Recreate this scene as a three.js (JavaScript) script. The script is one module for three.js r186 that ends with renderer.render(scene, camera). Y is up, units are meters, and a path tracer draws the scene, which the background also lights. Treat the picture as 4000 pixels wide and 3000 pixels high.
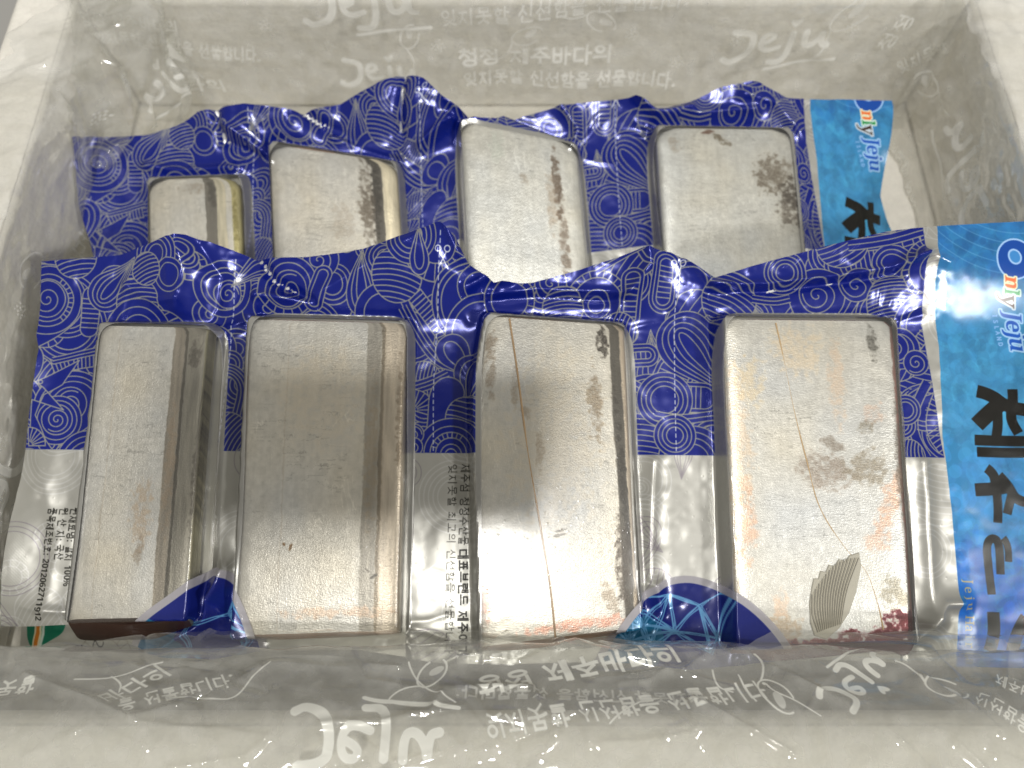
import * as THREE from 'three';
import { RectAreaLightUniformsLib } from 'three/addons/lights/RectAreaLightUniformsLib.js';
import { RoundedBoxGeometry } from 'three/addons/geometries/RoundedBoxGeometry.js';

// ---------- camera, light, exposure ----------
const scene = new THREE.Scene();
const camera = new THREE.PerspectiveCamera(53.13, 4 / 3, 0.01, 20);
camera.position.set(0.0000, 0.4084, 0.1309);
camera.rotation.x = -67 * Math.PI / 180;
camera.focus = 0.298; camera.userData.fStop = 8;
scene.background = new THREE.Color().setRGB(0.31, 0.297, 0.268);          // dim warm room round the box
RectAreaLightUniformsLib.init();
const renderer = new THREE.WebGLRenderer({ antialias: true });
renderer.toneMapping = THREE.LinearToneMapping;
renderer.toneMappingExposure = 1.14;
renderer.shadowMap.enabled = true;
const lampTo = new THREE.Vector3(0, 0.1, 0);                 // two ceiling lamps: one over the shoulder, one to the right
const LAMPS = [[new THREE.Vector3(-0.1, 2.15, 0.8), 115, 0.3, 0.22], [new THREE.Vector3(1.68, 1.78, 1.16), 225, 0.22, 0.16]];
for (const [at, power, lampW, lampH] of LAMPS) { const l = new THREE.RectAreaLight(new THREE.Color().setRGB(1, 0.98, 0.95), power, lampW, lampH); l.name = 'lamp_light'; l.position.copy(at); l.lookAt(lampTo); scene.add(l); }

// ---------- helpers ----------
const MM = 0.001, R = Math.PI / 180;
let sd = 7; const rnd = () => { sd = (sd * 1664525 + 1013904223) >>> 0; return sd / 4294967296; };
const hash = (x, y, s = 0) => { let n = (x * 374761393 + y * 668265263 + s * 974711) | 0; n = Math.imul(n ^ (n >>> 13), 1274126177); return ((n ^ (n >>> 16)) >>> 0) / 4294967296; };
const vn = (x, y, s = 0) => { const i = Math.floor(x), j = Math.floor(y); let a = x - i, b = y - j; a = a * a * (3 - 2 * a); b = b * b * (3 - 2 * b);
  return (hash(i, j, s) * (1 - a) + hash(i + 1, j, s) * a) * (1 - b) + (hash(i, j + 1, s) * (1 - a) + hash(i + 1, j + 1, s) * a) * b; };
const fbm = (x, y, s = 0, o = 4) => { let v = 0, a = 0.5, t = 0; for (let k = 0; k < o; k++) { v += a * vn(x, y, s + k); t += a; a *= 0.5; x *= 2.03; y *= 2.03; } return v / t; };
const ridge = (x, y, s = 0, o = 3) => { let v = 0, a = 0.6, t = 0; for (let k = 0; k < o; k++) { v += a * (1 - Math.abs(2 * vn(x, y, s + k) - 1)); t += a; a *= 0.5; x *= 2.1; y *= 2.1; } return v / t; };
const clamp = (x, a = 0, b = 1) => Math.min(b, Math.max(a, x));
const sm = (a, b, x) => { x = clamp((x - a) / (b - a)); return x * x * (3 - 2 * x); };
const lerp = (a, b, t) => a + (b - a) * t;
const curve = (pts, x) => { if (x <= pts[0][0]) return pts[0][1]; for (let i = 1; i < pts.length; i++) if (x <= pts[i][0]) { const t = (x - pts[i - 1][0]) / (pts[i][0] - pts[i - 1][0]); return lerp(pts[i - 1][1], pts[i][1], t * t * (3 - 2 * t)); } return pts[pts.length - 1][1]; };
const lin = (pts, x) => { if (x <= pts[0][0]) return pts[0][1]; for (let i = 1; i < pts.length; i++) if (x <= pts[i][0]) return lerp(pts[i - 1][1], pts[i][1], (x - pts[i - 1][0]) / (pts[i][0] - pts[i - 1][0])); return pts[pts.length - 1][1]; };
const segD = (px, py, a, b) => { const dx = b[0] - a[0], dy = b[1] - a[1], t = clamp(((px - a[0]) * dx + (py - a[1]) * dy) / (dx * dx + dy * dy + 1e-9)); return Math.hypot(px - a[0] - t * dx, py - a[1] - t * dy); };
const polyD = (x, y, q) => { let d = 1e9, inside = false; for (let i = 0, j = q.length - 1; i < q.length; j = i++) { d = Math.min(d, segD(x, y, q[j], q[i])); if ((q[i][1] > y) !== (q[j][1] > y) && x < (q[j][0] - q[i][0]) * (y - q[i][1]) / (q[j][1] - q[i][1]) + q[i][0]) inside = !inside; } return inside ? -d : d; };
function grid(nx, ny, f) {                                   // f(s, t) -> [x, y, z, u, v] in metres
  const p = new Float32Array((nx + 1) * (ny + 1) * 3), uv = new Float32Array((nx + 1) * (ny + 1) * 2), ix = [];
  for (let j = 0, k = 0; j <= ny; j++) for (let i = 0; i <= nx; i++, k++) { const r = f(i / nx, j / ny); p.set(r.slice(0, 3), k * 3); uv.set(r.slice(3), k * 2); }
  for (let j = 0; j < ny; j++) for (let i = 0; i < nx; i++) { const a = j * (nx + 1) + i, b = a + nx + 1; ix.push(a, a + 1, b + 1, a, b + 1, b); }
  const g = new THREE.BufferGeometry(); g.setAttribute('position', new THREE.BufferAttribute(p, 3)); g.setAttribute('uv', new THREE.BufferAttribute(uv, 2)); g.setIndex(ix); g.computeVertexNormals(); return g;
}
function mesh(name, g, m, parent) { const o = new THREE.Mesh(g, m); o.name = name; o.castShadow = o.receiveShadow = true; parent.add(o); return o; }
function thing(name, label, category, group) { const o = new THREE.Group(); o.name = name; o.userData = { label, category }; if (group) o.userData.group = group; scene.add(o); return o; }
const tex = (c, srgb, rep) => { const t = c.getContext ? new THREE.CanvasTexture(c) : c; if (srgb) t.colorSpace = THREE.SRGBColorSpace; t.magFilter = THREE.LinearFilter; t.wrapS = t.wrapT = rep ? THREE.RepeatWrapping : THREE.ClampToEdgeWrapping; return t; };
function dataTex(w, h, f, srgb, rep) { const d = new Uint8Array(w * h * 4); for (let j = 0, k = 0; j < h; j++) for (let i = 0; i < w; i++, k += 4) { const c = f(i / w, j / h); d[k] = clamp(c[0], 0, 255); d[k + 1] = clamp(c[1], 0, 255); d[k + 2] = clamp(c[2], 0, 255); d[k + 3] = 255; } const t = new THREE.DataTexture(d, w, h); t.needsUpdate = true; return tex(t, srgb, rep); }

// ---------- Korean lettering drawn stroke by stroke ----------
const CONS = 'ㄱㄲㄴㄷㄸㄹㅁㅂㅃㅅㅆㅇㅈㅉㅊㅋㅌㅍㅎ', FIN = ' ㄱㄲㄳㄴㄵㄶㄷㄹㄺㄻㄼㄽㄾㄿㅀㅁㅂㅄㅅㅆㅇㅈㅊㅋㅌㅍㅎ', VOW = 'ㅏㅐㅑㅒㅓㅔㅕㅖㅗㅘㅙㅚㅛㅜㅝㅞㅟㅠㅡㅢㅣ';
const JAMO = {
  'ㄱ': [[0, .08, .92, .08, .85, 1]], 'ㄴ': [[.06, 0, .06, .92, 1, .92]], 'ㄷ': [[.97, .08, .06, .08, .06, .92, 1, .92]], 'ㄹ': [[.03, .05, .94, .05, .94, .48, .06, .48, .06, .95, 1, .95]],
  'ㅁ': [[.07, .07, .93, .07, .93, .93, .07, .93, .07, .07]], 'ㅂ': [[.08, 0, .08, .95, .92, .95, .92, 0], [.08, .45, .92, .45]], 'ㅅ': [[.52, 0, .42, .5, .02, 1], [.48, .4, .98, 1]],
  'ㅇ': 'o', 'ㅈ': [[.06, .08, .94, .08], [.52, .08, .4, .55, .02, 1], [.46, .5, .98, 1]], 'ㅊ': [[.5, 0, .5, .16], [.06, .25, .94, .25], [.52, .25, .4, .62, .02, 1], [.46, .6, .98, 1]],
  'ㅋ': [[0, .08, .92, .08, .85, 1], [0, .48, .88, .48]], 'ㅌ': [[.97, .06, .06, .06, .06, .94, 1, .94], [.06, .5, .95, .5]], 'ㅍ': [[0, .08, 1, .08], [.3, .08, .32, .92], [.7, .08, .68, .92], [0, .92, 1, .92]], 'ㅎ': 'h',
};
const VV = { 'ㅏ': [[.4, 0, .4, 1], [.4, .45, .95, .45]], 'ㅐ': [[.28, .03, .28, .97], [.28, .47, .78, .47], [.78, 0, .78, 1]], 'ㅑ': [[.4, 0, .4, 1], [.4, .33, .95, .33], [.4, .6, .95, .6]], 'ㅓ': [[.72, 0, .72, 1], [.72, .45, .1, .45]], 'ㅔ': [[.42, .03, .42, .97], [.42, .47, -.1, .47], [.82, 0, .82, 1]], 'ㅕ': [[.72, 0, .72, 1], [.72, .33, .1, .33], [.72, .6, .1, .6]], 'ㅣ': [[.6, 0, .6, 1]] };
const VH = { 'ㅗ': [[0, .8, 1, .8], [.5, .1, .5, .8]], 'ㅛ': [[0, .8, 1, .8], [.32, .1, .32, .8], [.68, .1, .68, .8]], 'ㅜ': [[0, .2, 1, .2], [.5, .2, .5, 1]], 'ㅠ': [[0, .2, 1, .2], [.32, .2, .32, 1], [.68, .2, .68, 1]], 'ㅡ': [[0, .5, 1, .5]] };
const SPLIT = { 'ㅘ': 'ㅗㅏ', 'ㅙ': 'ㅗㅐ', 'ㅚ': 'ㅗㅣ', 'ㅝ': 'ㅜㅓ', 'ㅞ': 'ㅜㅔ', 'ㅟ': 'ㅜㅣ', 'ㅢ': 'ㅡㅣ' };
function jamo(c, shape, x, y, w, h) {
  if (!shape) return;
  c.beginPath();
  if (shape === 'o') c.ellipse(x + w / 2, y + h / 2, w * .46, h * .46, 0, 0, 7);
  else if (shape === 'h') { c.moveTo(x + w * .5, y); c.lineTo(x + w * .5, y + h * .12); c.moveTo(x + w * .05, y + h * .24); c.lineTo(x + w * .95, y + h * .24); c.moveTo(x + w * .82, y + h * .69); c.ellipse(x + w / 2, y + h * .69, w * .32, h * .3, 0, 0, 7); }
  else for (const l of shape) { c.moveTo(x + l[0] * w, y + l[1] * h); for (let i = 2; i < l.length; i += 2) c.lineTo(x + l[i] * w, y + l[i + 1] * h); }
  c.stroke();
}
function syllable(c, ch) {                                   // in a unit square, y down
  const k = ch.charCodeAt(0) - 0xAC00, ini = CONS[Math.floor(k / 588)], vow = VOW[Math.floor(k / 28) % 21], fin = FIN[k % 28], f = k % 28 > 0;
  const sp = SPLIT[vow], hv = sp ? sp[0] : VH[vow] ? vow : null, vv = sp ? sp[1] : VV[vow] ? vow : null;
  if (hv && vv) { jamo(c, JAMO[ini], .06, f ? .02 : .06, .48, f ? .28 : .4); jamo(c, VH[hv], 0, f ? .34 : .52, .62, f ? .24 : .36); jamo(c, VV[vv], .62, 0, .34, f ? .62 : 1); if (f) jamo(c, JAMO[fin], .2, .68, .7, .3); }
  else if (hv) { jamo(c, JAMO[ini], .17, f ? 0 : .05, .66, f ? .3 : .44); jamo(c, VH[hv], .02, f ? .34 : .52, .96, f ? .22 : .42); if (f) jamo(c, JAMO[fin], .17, .64, .66, .34); }
  else { jamo(c, JAMO[ini], .04, f ? .04 : .12, .48, f ? .46 : .76); jamo(c, VV[vv], .58, 0, .4, f ? .58 : 1); if (f) jamo(c, JAMO[fin], .2, .64, .72, .34); }
}
const isH = (ch) => ch >= '가' && ch <= '힣';
// centre line from a to b in a y-up canvas; the size of the letters, the weight of their strokes
function lettering(c, str, a, b, size, weight, color, font = 'sans-serif', slant = 0) {
  const adv = [...str].map((ch) => (isH(ch) ? 1 : ch === ' ' ? .42 : /[:.]/.test(ch) ? .32 : .62)), tot = adv.reduce((p, q) => p + q, 0), L = Math.hypot(b[0] - a[0], b[1] - a[1]), ax = L / tot;
  c.save(); c.translate(a[0], a[1]); c.rotate(Math.atan2(b[1] - a[1], b[0] - a[0])); c.scale(1, -1); c.transform(1, 0, -slant, 1, 0, 0);
  c.strokeStyle = c.fillStyle = color; c.lineJoin = c.lineCap = weight > .13 ? 'square' : 'round';
  let x = 0;
  [...str].forEach((ch, i) => {
    if (isH(ch)) { c.save(); c.translate(x + ax * .06, -size / 2); c.scale(ax * .86, size); c.lineWidth = weight; syllable(c, ch); c.restore(); }
    else if (ch !== ' ') { c.save(); c.translate(x + ax * adv[i] * .5, size * .42); c.scale(size / 100 * .98, size / 100 * .98); c.font = (weight > .11 ? 'bold ' : '') + '110px ' + font; c.textAlign = 'center'; c.fillText(ch, 0, 0); c.restore(); }
    x += adv[i] * ax;
  });
  c.restore();
}
const path = (c, pts, close) => { c.beginPath(); pts.forEach((p, i) => (i ? c.lineTo(p[0], p[1]) : c.moveTo(p[0], p[1]))); if (close) c.closePath(); };
const smooth = (c, pts) => { c.beginPath(); c.moveTo(...pts[0]); for (let i = 1; i < pts.length - 1; i++) c.quadraticCurveTo(pts[i][0], pts[i][1], (pts[i][0] + pts[i + 1][0]) / 2, (pts[i][1] + pts[i + 1][1]) / 2); c.lineTo(...pts[pts.length - 1]); };
const brush = (c, pts, w, color) => { c.strokeStyle = color; c.lineWidth = w; smooth(c, pts); c.stroke(); };
function rounded(c, q, r) { c.beginPath(); const n = q.length; for (let i = 0; i < n; i++) { const p = q[i], a = q[(i + n - 1) % n], b = q[(i + 1) % n], la = Math.hypot(a[0] - p[0], a[1] - p[1]), lb = Math.hypot(b[0] - p[0], b[1] - p[1]), ra = Math.min(r, la / 2), rb = Math.min(r, lb / 2);
  const s = [p[0] + (a[0] - p[0]) * ra / la, p[1] + (a[1] - p[1]) * ra / la], e = [p[0] + (b[0] - p[0]) * rb / lb, p[1] + (b[1] - p[1]) * rb / lb]; i ? c.lineTo(...s) : c.moveTo(...s); c.quadraticCurveTo(p[0], p[1], ...e); } c.closePath(); }

// ---------- the print of the vacuum packs, in millimetres on the flat film ----------
const PX0 = -226, PX1 = 236, PY0 = -130, PY1 = 80, PW = 2048, PH = Math.round(2048 * (PY1 - PY0) / (PX1 - PX0));
const printUV = (x, y) => [(x - PX0) / (PX1 - PX0), (y - PY0) / (PY1 - PY0)];
function mmCanvas(w, h, x0, x1, y0, y1) { const c = document.createElement('canvas'); c.width = w; c.height = h; const g = c.getContext('2d'); g.setTransform(w / (x1 - x0), 0, 0, -h / (y1 - y0), -x0 * w / (x1 - x0), y1 * h / (y1 - y0)); g.lineCap = g.lineJoin = 'round'; return g; }
const BLUE = '#0a1c7c', SILVER = '#8f8e8b';
const WINDOWS = [
  [[-175.1,9.6],[-174.5,24.8],[-127.0,24.8],[-126.0,9.6],[-126.7,-60.9],[-124.5,-125.8],[-182.2,-125.8],[-177.3,-60.9]],
  [[-111.9,9.6],[-110.8,28.9],[-44.7,27.2],[-44.5,9.6],[-43.9,-54.7],[-44.3,-125.8],[-113.2,-125.8],[-111.1,-54.7]],
  [[-13.0,7.4],[-10.4,28.9],[49.6,24.8],[51.5,9.6],[51.8,-54.7],[53.5,-125.8],[-12.4,-125.8],[-12.9,-22.9]],
  [[89.1,9.6],[91.2,28.9],[162.7,28.6],[163.7,9.6],[164.0,-54.7],[162.6,-125.8],[90.6,-125.8],[89.9,-54.7]],
];
function motifs(c, fill, line, lw) {
  const seal = () => { if (fill) { c.fillStyle = fill; c.fill(); } c.stroke(); };
  const disc = (x, y, r) => { c.beginPath(); c.arc(x, y, r, 0, 7); seal(); };
  const M = {
    rings(x, y, r, n, gap) { for (let i = 0; i < n && r - i * gap > .6; i++) disc(x, y, r - i * gap); },
    spiral(x, y, r, turns, a0, dir = 1) { disc(x, y, r); c.beginPath(); for (let i = 0; i <= 60; i++) { const t = i / 60, a = a0 + dir * t * turns * 6.283, q = r * .78 * (1 - t) + r * .04; c[i ? 'lineTo' : 'moveTo'](x + Math.cos(a) * q, y + Math.sin(a) * q); } c.stroke(); },
    ladder(x, y, r, band, n, a0 = 0, a1 = 6.283) { disc(x, y, r); c.beginPath(); for (let i = 0; i <= n; i++) { const a = lerp(a0, a1, i / n); c.moveTo(x + Math.cos(a) * r, y + Math.sin(a) * r); c.lineTo(x + Math.cos(a) * (r - band), y + Math.sin(a) * (r - band)); } c.stroke(); disc(x, y, r - band); },
    tear(x, y, len, w, rot, n) { for (let i = 0; i < n; i++) { const k = 1 - i / n; c.save(); c.translate(x, y); c.rotate(rot); c.beginPath(); c.moveTo(-len * .55 * (1 - i * .12), 0); c.bezierCurveTo(-len * .1, w * .25 * k, len * .05, w * .6 * k, len * .3 * (.5 + .5 * k), w * .5 * k); c.bezierCurveTo(len * .62 * (.55 + .45 * k), w * .4 * k, len * .62 * (.55 + .45 * k), -w * .4 * k, len * .3 * (.5 + .5 * k), -w * .5 * k); c.bezierCurveTo(len * .05, -w * .6 * k, -len * .1, -w * .25 * k, -len * .55 * (1 - i * .12), 0); c.restore(); seal(); } },
    stadium(x, y, len, w, rot, n, rung) { c.save(); c.translate(x, y); c.rotate(rot); for (let i = 0; i < n; i++) { const h = w / 2 - i * 1.7, l = len / 2 - i * 1.7; if (h < .8) break; c.beginPath(); c.arc(l - h, 0, h, -1.571, 1.571); c.arc(-l + h, 0, h, 1.571, 4.712); c.closePath(); seal(); } if (rung) { const h = w / 2 - (n - 1) * 1.7; c.beginPath(); for (let q = -len / 2 + w / 2; q < len / 2 - w / 2 + .1; q += 2.1) { c.moveTo(q, -h); c.lineTo(q, h); } c.stroke(); } c.restore(); },
    fan(x, y, r, a0, a1, n, r0 = 2) { c.beginPath(); c.moveTo(x, y); c.arc(x, y, r, a0, a1); c.closePath(); seal(); c.beginPath(); for (let i = 0; i <= n; i++) { const a = lerp(a0, a1, i / n); c.moveTo(x + Math.cos(a) * r0, y + Math.sin(a) * r0); c.lineTo(x + Math.cos(a) * r, y + Math.sin(a) * r); } c.stroke(); },
    comb(x, y, r, rot, n) { c.save(); c.translate(x, y); c.rotate(rot); c.beginPath(); c.arc(0, 0, r, 0, 7); seal(); c.clip(); c.beginPath(); for (let i = -n; i <= n; i++) { c.moveTo(-r, i * r / n); c.quadraticCurveTo(0, i * r / n + r * .35, r, i * r / n); } c.stroke(); c.restore(); },
    sweep(pts, n, gap) { const nn = pts.map((p, i) => { const a = pts[Math.max(0, i - 1)], b = pts[Math.min(pts.length - 1, i + 1)], l = Math.hypot(b[0] - a[0], b[1] - a[1]); return [-(b[1] - a[1]) / l, (b[0] - a[0]) / l]; }); const off = (k) => pts.map((p, i) => [p[0] + nn[i][0] * k, p[1] + nn[i][1] * k]);
      if (fill) { c.fillStyle = fill; path(c, [...off(0), ...off((n - 1) * gap).reverse()], true); c.fill(); } for (let k = 0; k < n; k++) { smooth(c, off(k * gap)); c.stroke(); } },
    rungs(pts, w, step) { M.sweep(pts, 2, w); c.beginPath(); for (let i = 0; i < pts.length - 1; i++) { const a = pts[i], b = pts[i + 1], l = Math.hypot(b[0] - a[0], b[1] - a[1]), nx = -(b[1] - a[1]) / l, ny = (b[0] - a[0]) / l; for (let q = 0; q < l; q += step) { const x = lerp(a[0], b[0], q / l), y = lerp(a[1], b[1], q / l); c.moveTo(x, y); c.lineTo(x + nx * w, y + ny * w); } } c.stroke(); },
  };
  c.strokeStyle = line; c.lineWidth = lw; c.lineCap = 'round';
  return M;
}
function scatter(M, n) {
  for (let i = 0; i < n; i++) {
    const x = lerp(PX0, 200, rnd()), y = lerp(PY0, PY1, rnd()), r = 5 + 9 * rnd(), k = rnd();
    if (k < .3) M.rings(x, y, r * 1.2, 3 + Math.floor(rnd() * 3), 2);
    else if (k < .45) M.ladder(x, y, r, r * .35, Math.floor(r * 1.7));
    else if (k < .6) M.spiral(x, y, r * .8, 2 + rnd(), rnd() * 6, rnd() < .5 ? 1 : -1);
    else if (k < .75) M.comb(x, y, r * 1.1, rnd() * 6, 4 + Math.floor(rnd() * 2));
    else if (k < .88) M.tear(x, y, r * 2.4, r * 1.3, rnd() * 6, 3);
    else M.stadium(x, y, r * 2.6, r * 1.2, rnd() * 6, 2, rnd() < .6);
  }
}
function drawWaves(c, fill, line, lw) {
  const M = motifs(c, fill, line, lw);
  sd = 11; scatter(M, 420);
  // left column: coil, ladders, eel and twin coils
  M.sweep([[-206.0,16.5],[-195.3,23.2],[-187.1,33.5],[-187.7,42.7],[-196.2,51.9],[-208.7,53.1]], 2, 12); M.rings(-204.4,36.9, 15, 1, 2); M.ladder(-204.4,36.9, 11.5, 2.2, 9, -.9, .9); M.spiral(-204.4,37.5, 8, 2, 2.5);
  M.stadium(-185.3,31.8, 22, 8, 1.5, 1, true); M.tear(-174.3,44.4, 26, 16, -2.3, 4); M.comb(-192.0,55.4, 9, .2, 4); M.comb(-163.7,35.8, 10, .1, 5); M.rings(-164.1,23.2, 14, 3, 3.4); M.rings(-153.6,55.4, 10, 4, 2); M.rings(-147.4,46.1, 7, 2, 2.2); M.comb(-158.9,49.6, 7, .3, 4);
  M.rungs([[-198.3,3.0],[-190.8,6.3],[-182.0,7.5]], 6, 1.7); M.sweep([[-199.8,8.6],[-191.1,10.8],[-181.3,13.1]], 3, 1.5);
  M.rings(-190.7,-10.4, 16, 3, 2.3); M.spiral(-191.7,-9.0, 7.5, 2.4, 1); M.rings(-196.6,-15.9, 10.5, 2, 2); M.spiral(-196.6,-15.7, 6.5, 2.4, 4);
  M.rings(-182.6,-33.4, 13, 4, 2.4);
  c.beginPath(); for (const [i, p] of [[-194.0,-11.5],[-203.5,-1.5],[-206.5,0.7],[-203.3,2.4],[-188.9,10.3],[-195.3,-0.4],[-202.7,-4.8],[-205.9,-13.7],[-200.7,-24.7],[-197.1,-29.1],[-202.6,-29.1],[-208.2,-20.3],[-207.5,-7.0]].entries()) i ? c.lineTo(...p) : c.moveTo(...p); c.closePath(); if (fill) { c.fillStyle = fill; c.fill(); } c.stroke();
  M.rings(-204.5,0.7, .8, 1, 1); M.fan(-208.8,-26.9, 8, 0, 1.6, 6);
  // between the first and second window
  M.spiral(-132.6,30.1, 7, 2, 0); M.rings(-125.8,41.5, 12, 2, 3); M.ladder(-125.8,41.5, 9, 2, 9, -1.5, 1); M.spiral(-124.6,39.2, 6, 1.8, 0); M.tear(-112.7,50.7, 24, 12, .7, 3); M.rings(-123.2,8.6, 6, 3, 1.6); M.sweep([[-129.5,-0.4],[-125.3,5.2],[-118.4,-0.4],[-121.1,-13.7]], 5, 1.7); M.comb(-123.0,-21.4, 9, 1, 5);
  M.ladder(-97.8,42.7, 13, 3, 8, 3.5, 6.2); M.spiral(-97.8,41.5, 8, 2, 1); M.stadium(-84.3,41.5, 20, 8, 1.2, 2, false); M.rungs([[-104.0,57.7],[-90.5,60.0],[-76.9,61.2]], 4, 2);
  M.tear(-65.2,43.8, 26, 13, -1.6, 3); M.rings(-55.9,30.1, 13, 2, 4); M.comb(-49.5,46.1, 11, -.2, 5); M.ladder(-31.6,57.7, 15, 7, 10, 3, 6.2); M.rings(-43.0,61.2, 11, 4, 2); M.tear(-39.5,55.4, 18, 8, -1.57, 2);
  // between the second and third window
  M.rungs([[-44.9,35.8],[-34.6,23.2],[-28.9,12.0]], 7, 1.8); M.sweep([[-49.3,32.4],[-42.3,18.7],[-33.3,7.5],[-24.4,5.2]], 4, 1.8); M.rings(-16.8,34.6, 18, 3, 2); M.rings(-14.6,41.5, 9, 2, 3); M.ladder(-12.3,22.1, 17, 3, 8, 3.2, 5.5); M.tear(-23.3,10.8, 22, 14, 2.2, 2); M.tear(-17.7,-0.4, 24, 17, 1.35, 3); M.comb(-38.8,1.9, 8, 1.5, 5); M.sweep([[-44.2,-4.8],[-35.4,-2.6],[-26.6,1.9]], 4, 1.7);
  M.fan(-43.0,-11.5, 9, -.3, 1.6, 6); M.tear(-30.9,-10.4, 26, 14, 1.1, 1); M.comb(-19.8,-14.8, 9, -.4, 4); M.rings(-26.3,-30.1, 15, 2, 3.4); M.ladder(-26.3,-30.1, 9, 2.4, 7, 1, 2.8); M.rings(-26.3,-30.7, 4.5, 2, 2); M.spiral(-42.6,-21.9, 4.5, 1.8, 0); M.spiral(-42.5,-27.4, 4, 1.6, 2);
  // above and beside the third window
  M.spiral(16.9,43.8, 7, 2, 1); M.ladder(37.0,35.8, 13, 3, 9, .3, 2.6); M.rings(37.0,34.6, 6, 2, 2.4); M.comb(22.4,33.5, 9, .1, 5); M.ladder(-1.1,36.9, 11, 3, 7, -1, 1.6); M.sweep([[37.2,47.3],[47.4,53.1],[56.5,56.5]], 5, 1.8);
  M.stadium(51.6,36.9, 24, 9, 1.55, 2, true); M.stadium(66.3,43.8, 26, 13, 1.5, 3, true); M.comb(46.9,23.2, 8, 1.4, 4); M.stadium(56.7,12.5, 15, 10, .05, 3, true); M.rings(46.2,-13.7, 17, 7, 2.1); M.comb(52.6,-26.9, 14, 0, 6);
  M.tear(82.2,10.8, 42, 26, 2.2, 5); M.stadium(76.2,-5.9, 27, 13, -.05, 2, true); M.rings(66.2,-7.0, 12, 4, 2); M.sweep([[61.6,-15.9],[71.5,-18.1],[86.9,-15.9]], 3, 2); M.spiral(86.7,-23.6, 5.5, 2, 2); M.rings(77.6,-33.4, 15, 4, 2.6); M.rings(70.2,-22.5, 9, 4, 1.8);
  // above and right of the fourth window
  M.rings(133.5,38.1, 12, 1, 2); M.spiral(133.6,38.6, 7.5, 1.6, 3); M.comb(95.3,36.9, 12, -.5, 5); M.spiral(150.6,42.7, 7, 1.6, 3); M.rings(119.4,48.4, 9, 4, 1.7); M.sweep([[105.4,35.8],[114.3,34.1],[122.2,35.8]], 3, 1.8); M.comb(165.9,35.8, 11, .1, 7); M.ladder(182.6,49.6, 13, 2.4, 12, 2, 4.4); M.rings(182.6,49.6, 6, 1, 2);
  M.sweep([[146.9,57.7],[164.0,59.4],[181.3,64.7]], 3, 2.4); M.rings(181.0,25.5, 14, 3, 2.7); M.rings(182.7,26.4, 3.4, 3, 1.3); M.rungs([[178.0,14.2],[182.9,21.0],[187.5,23.2]], 5, 1.6);
  M.rings(169.2,15.3, 9, 2, 2.6); M.spiral(167.0,15.9, 6, 1.5, 2); M.spiral(176.0,9.1, 5.5, 1.8, 4);
  for (let i = 0; i < 5; i++) M.sweep([[182.1,0.5],[172.6,-0.4],[165.5,-8.2]].map((p, k) => [p[0], p[1] - i * k * 2.4]), 2, 1.2);
  M.sweep([[182.0,-0.4],[176.5,-9.3],[174.7,-20.3],[179.4,-31.2]], 2, -4); M.rungs([[183.5,-2.6],[179.1,-11.5],[178.9,-22.5],[183.9,-30.1]], 6, 2.2); M.rings(168.8,-18.1, 5.5, 3, 1.5); M.rings(170.3,-11.5, 6.5, 3, 1.5); M.comb(170.7,-30.1, 6, 1.5, 4);
}
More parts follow.
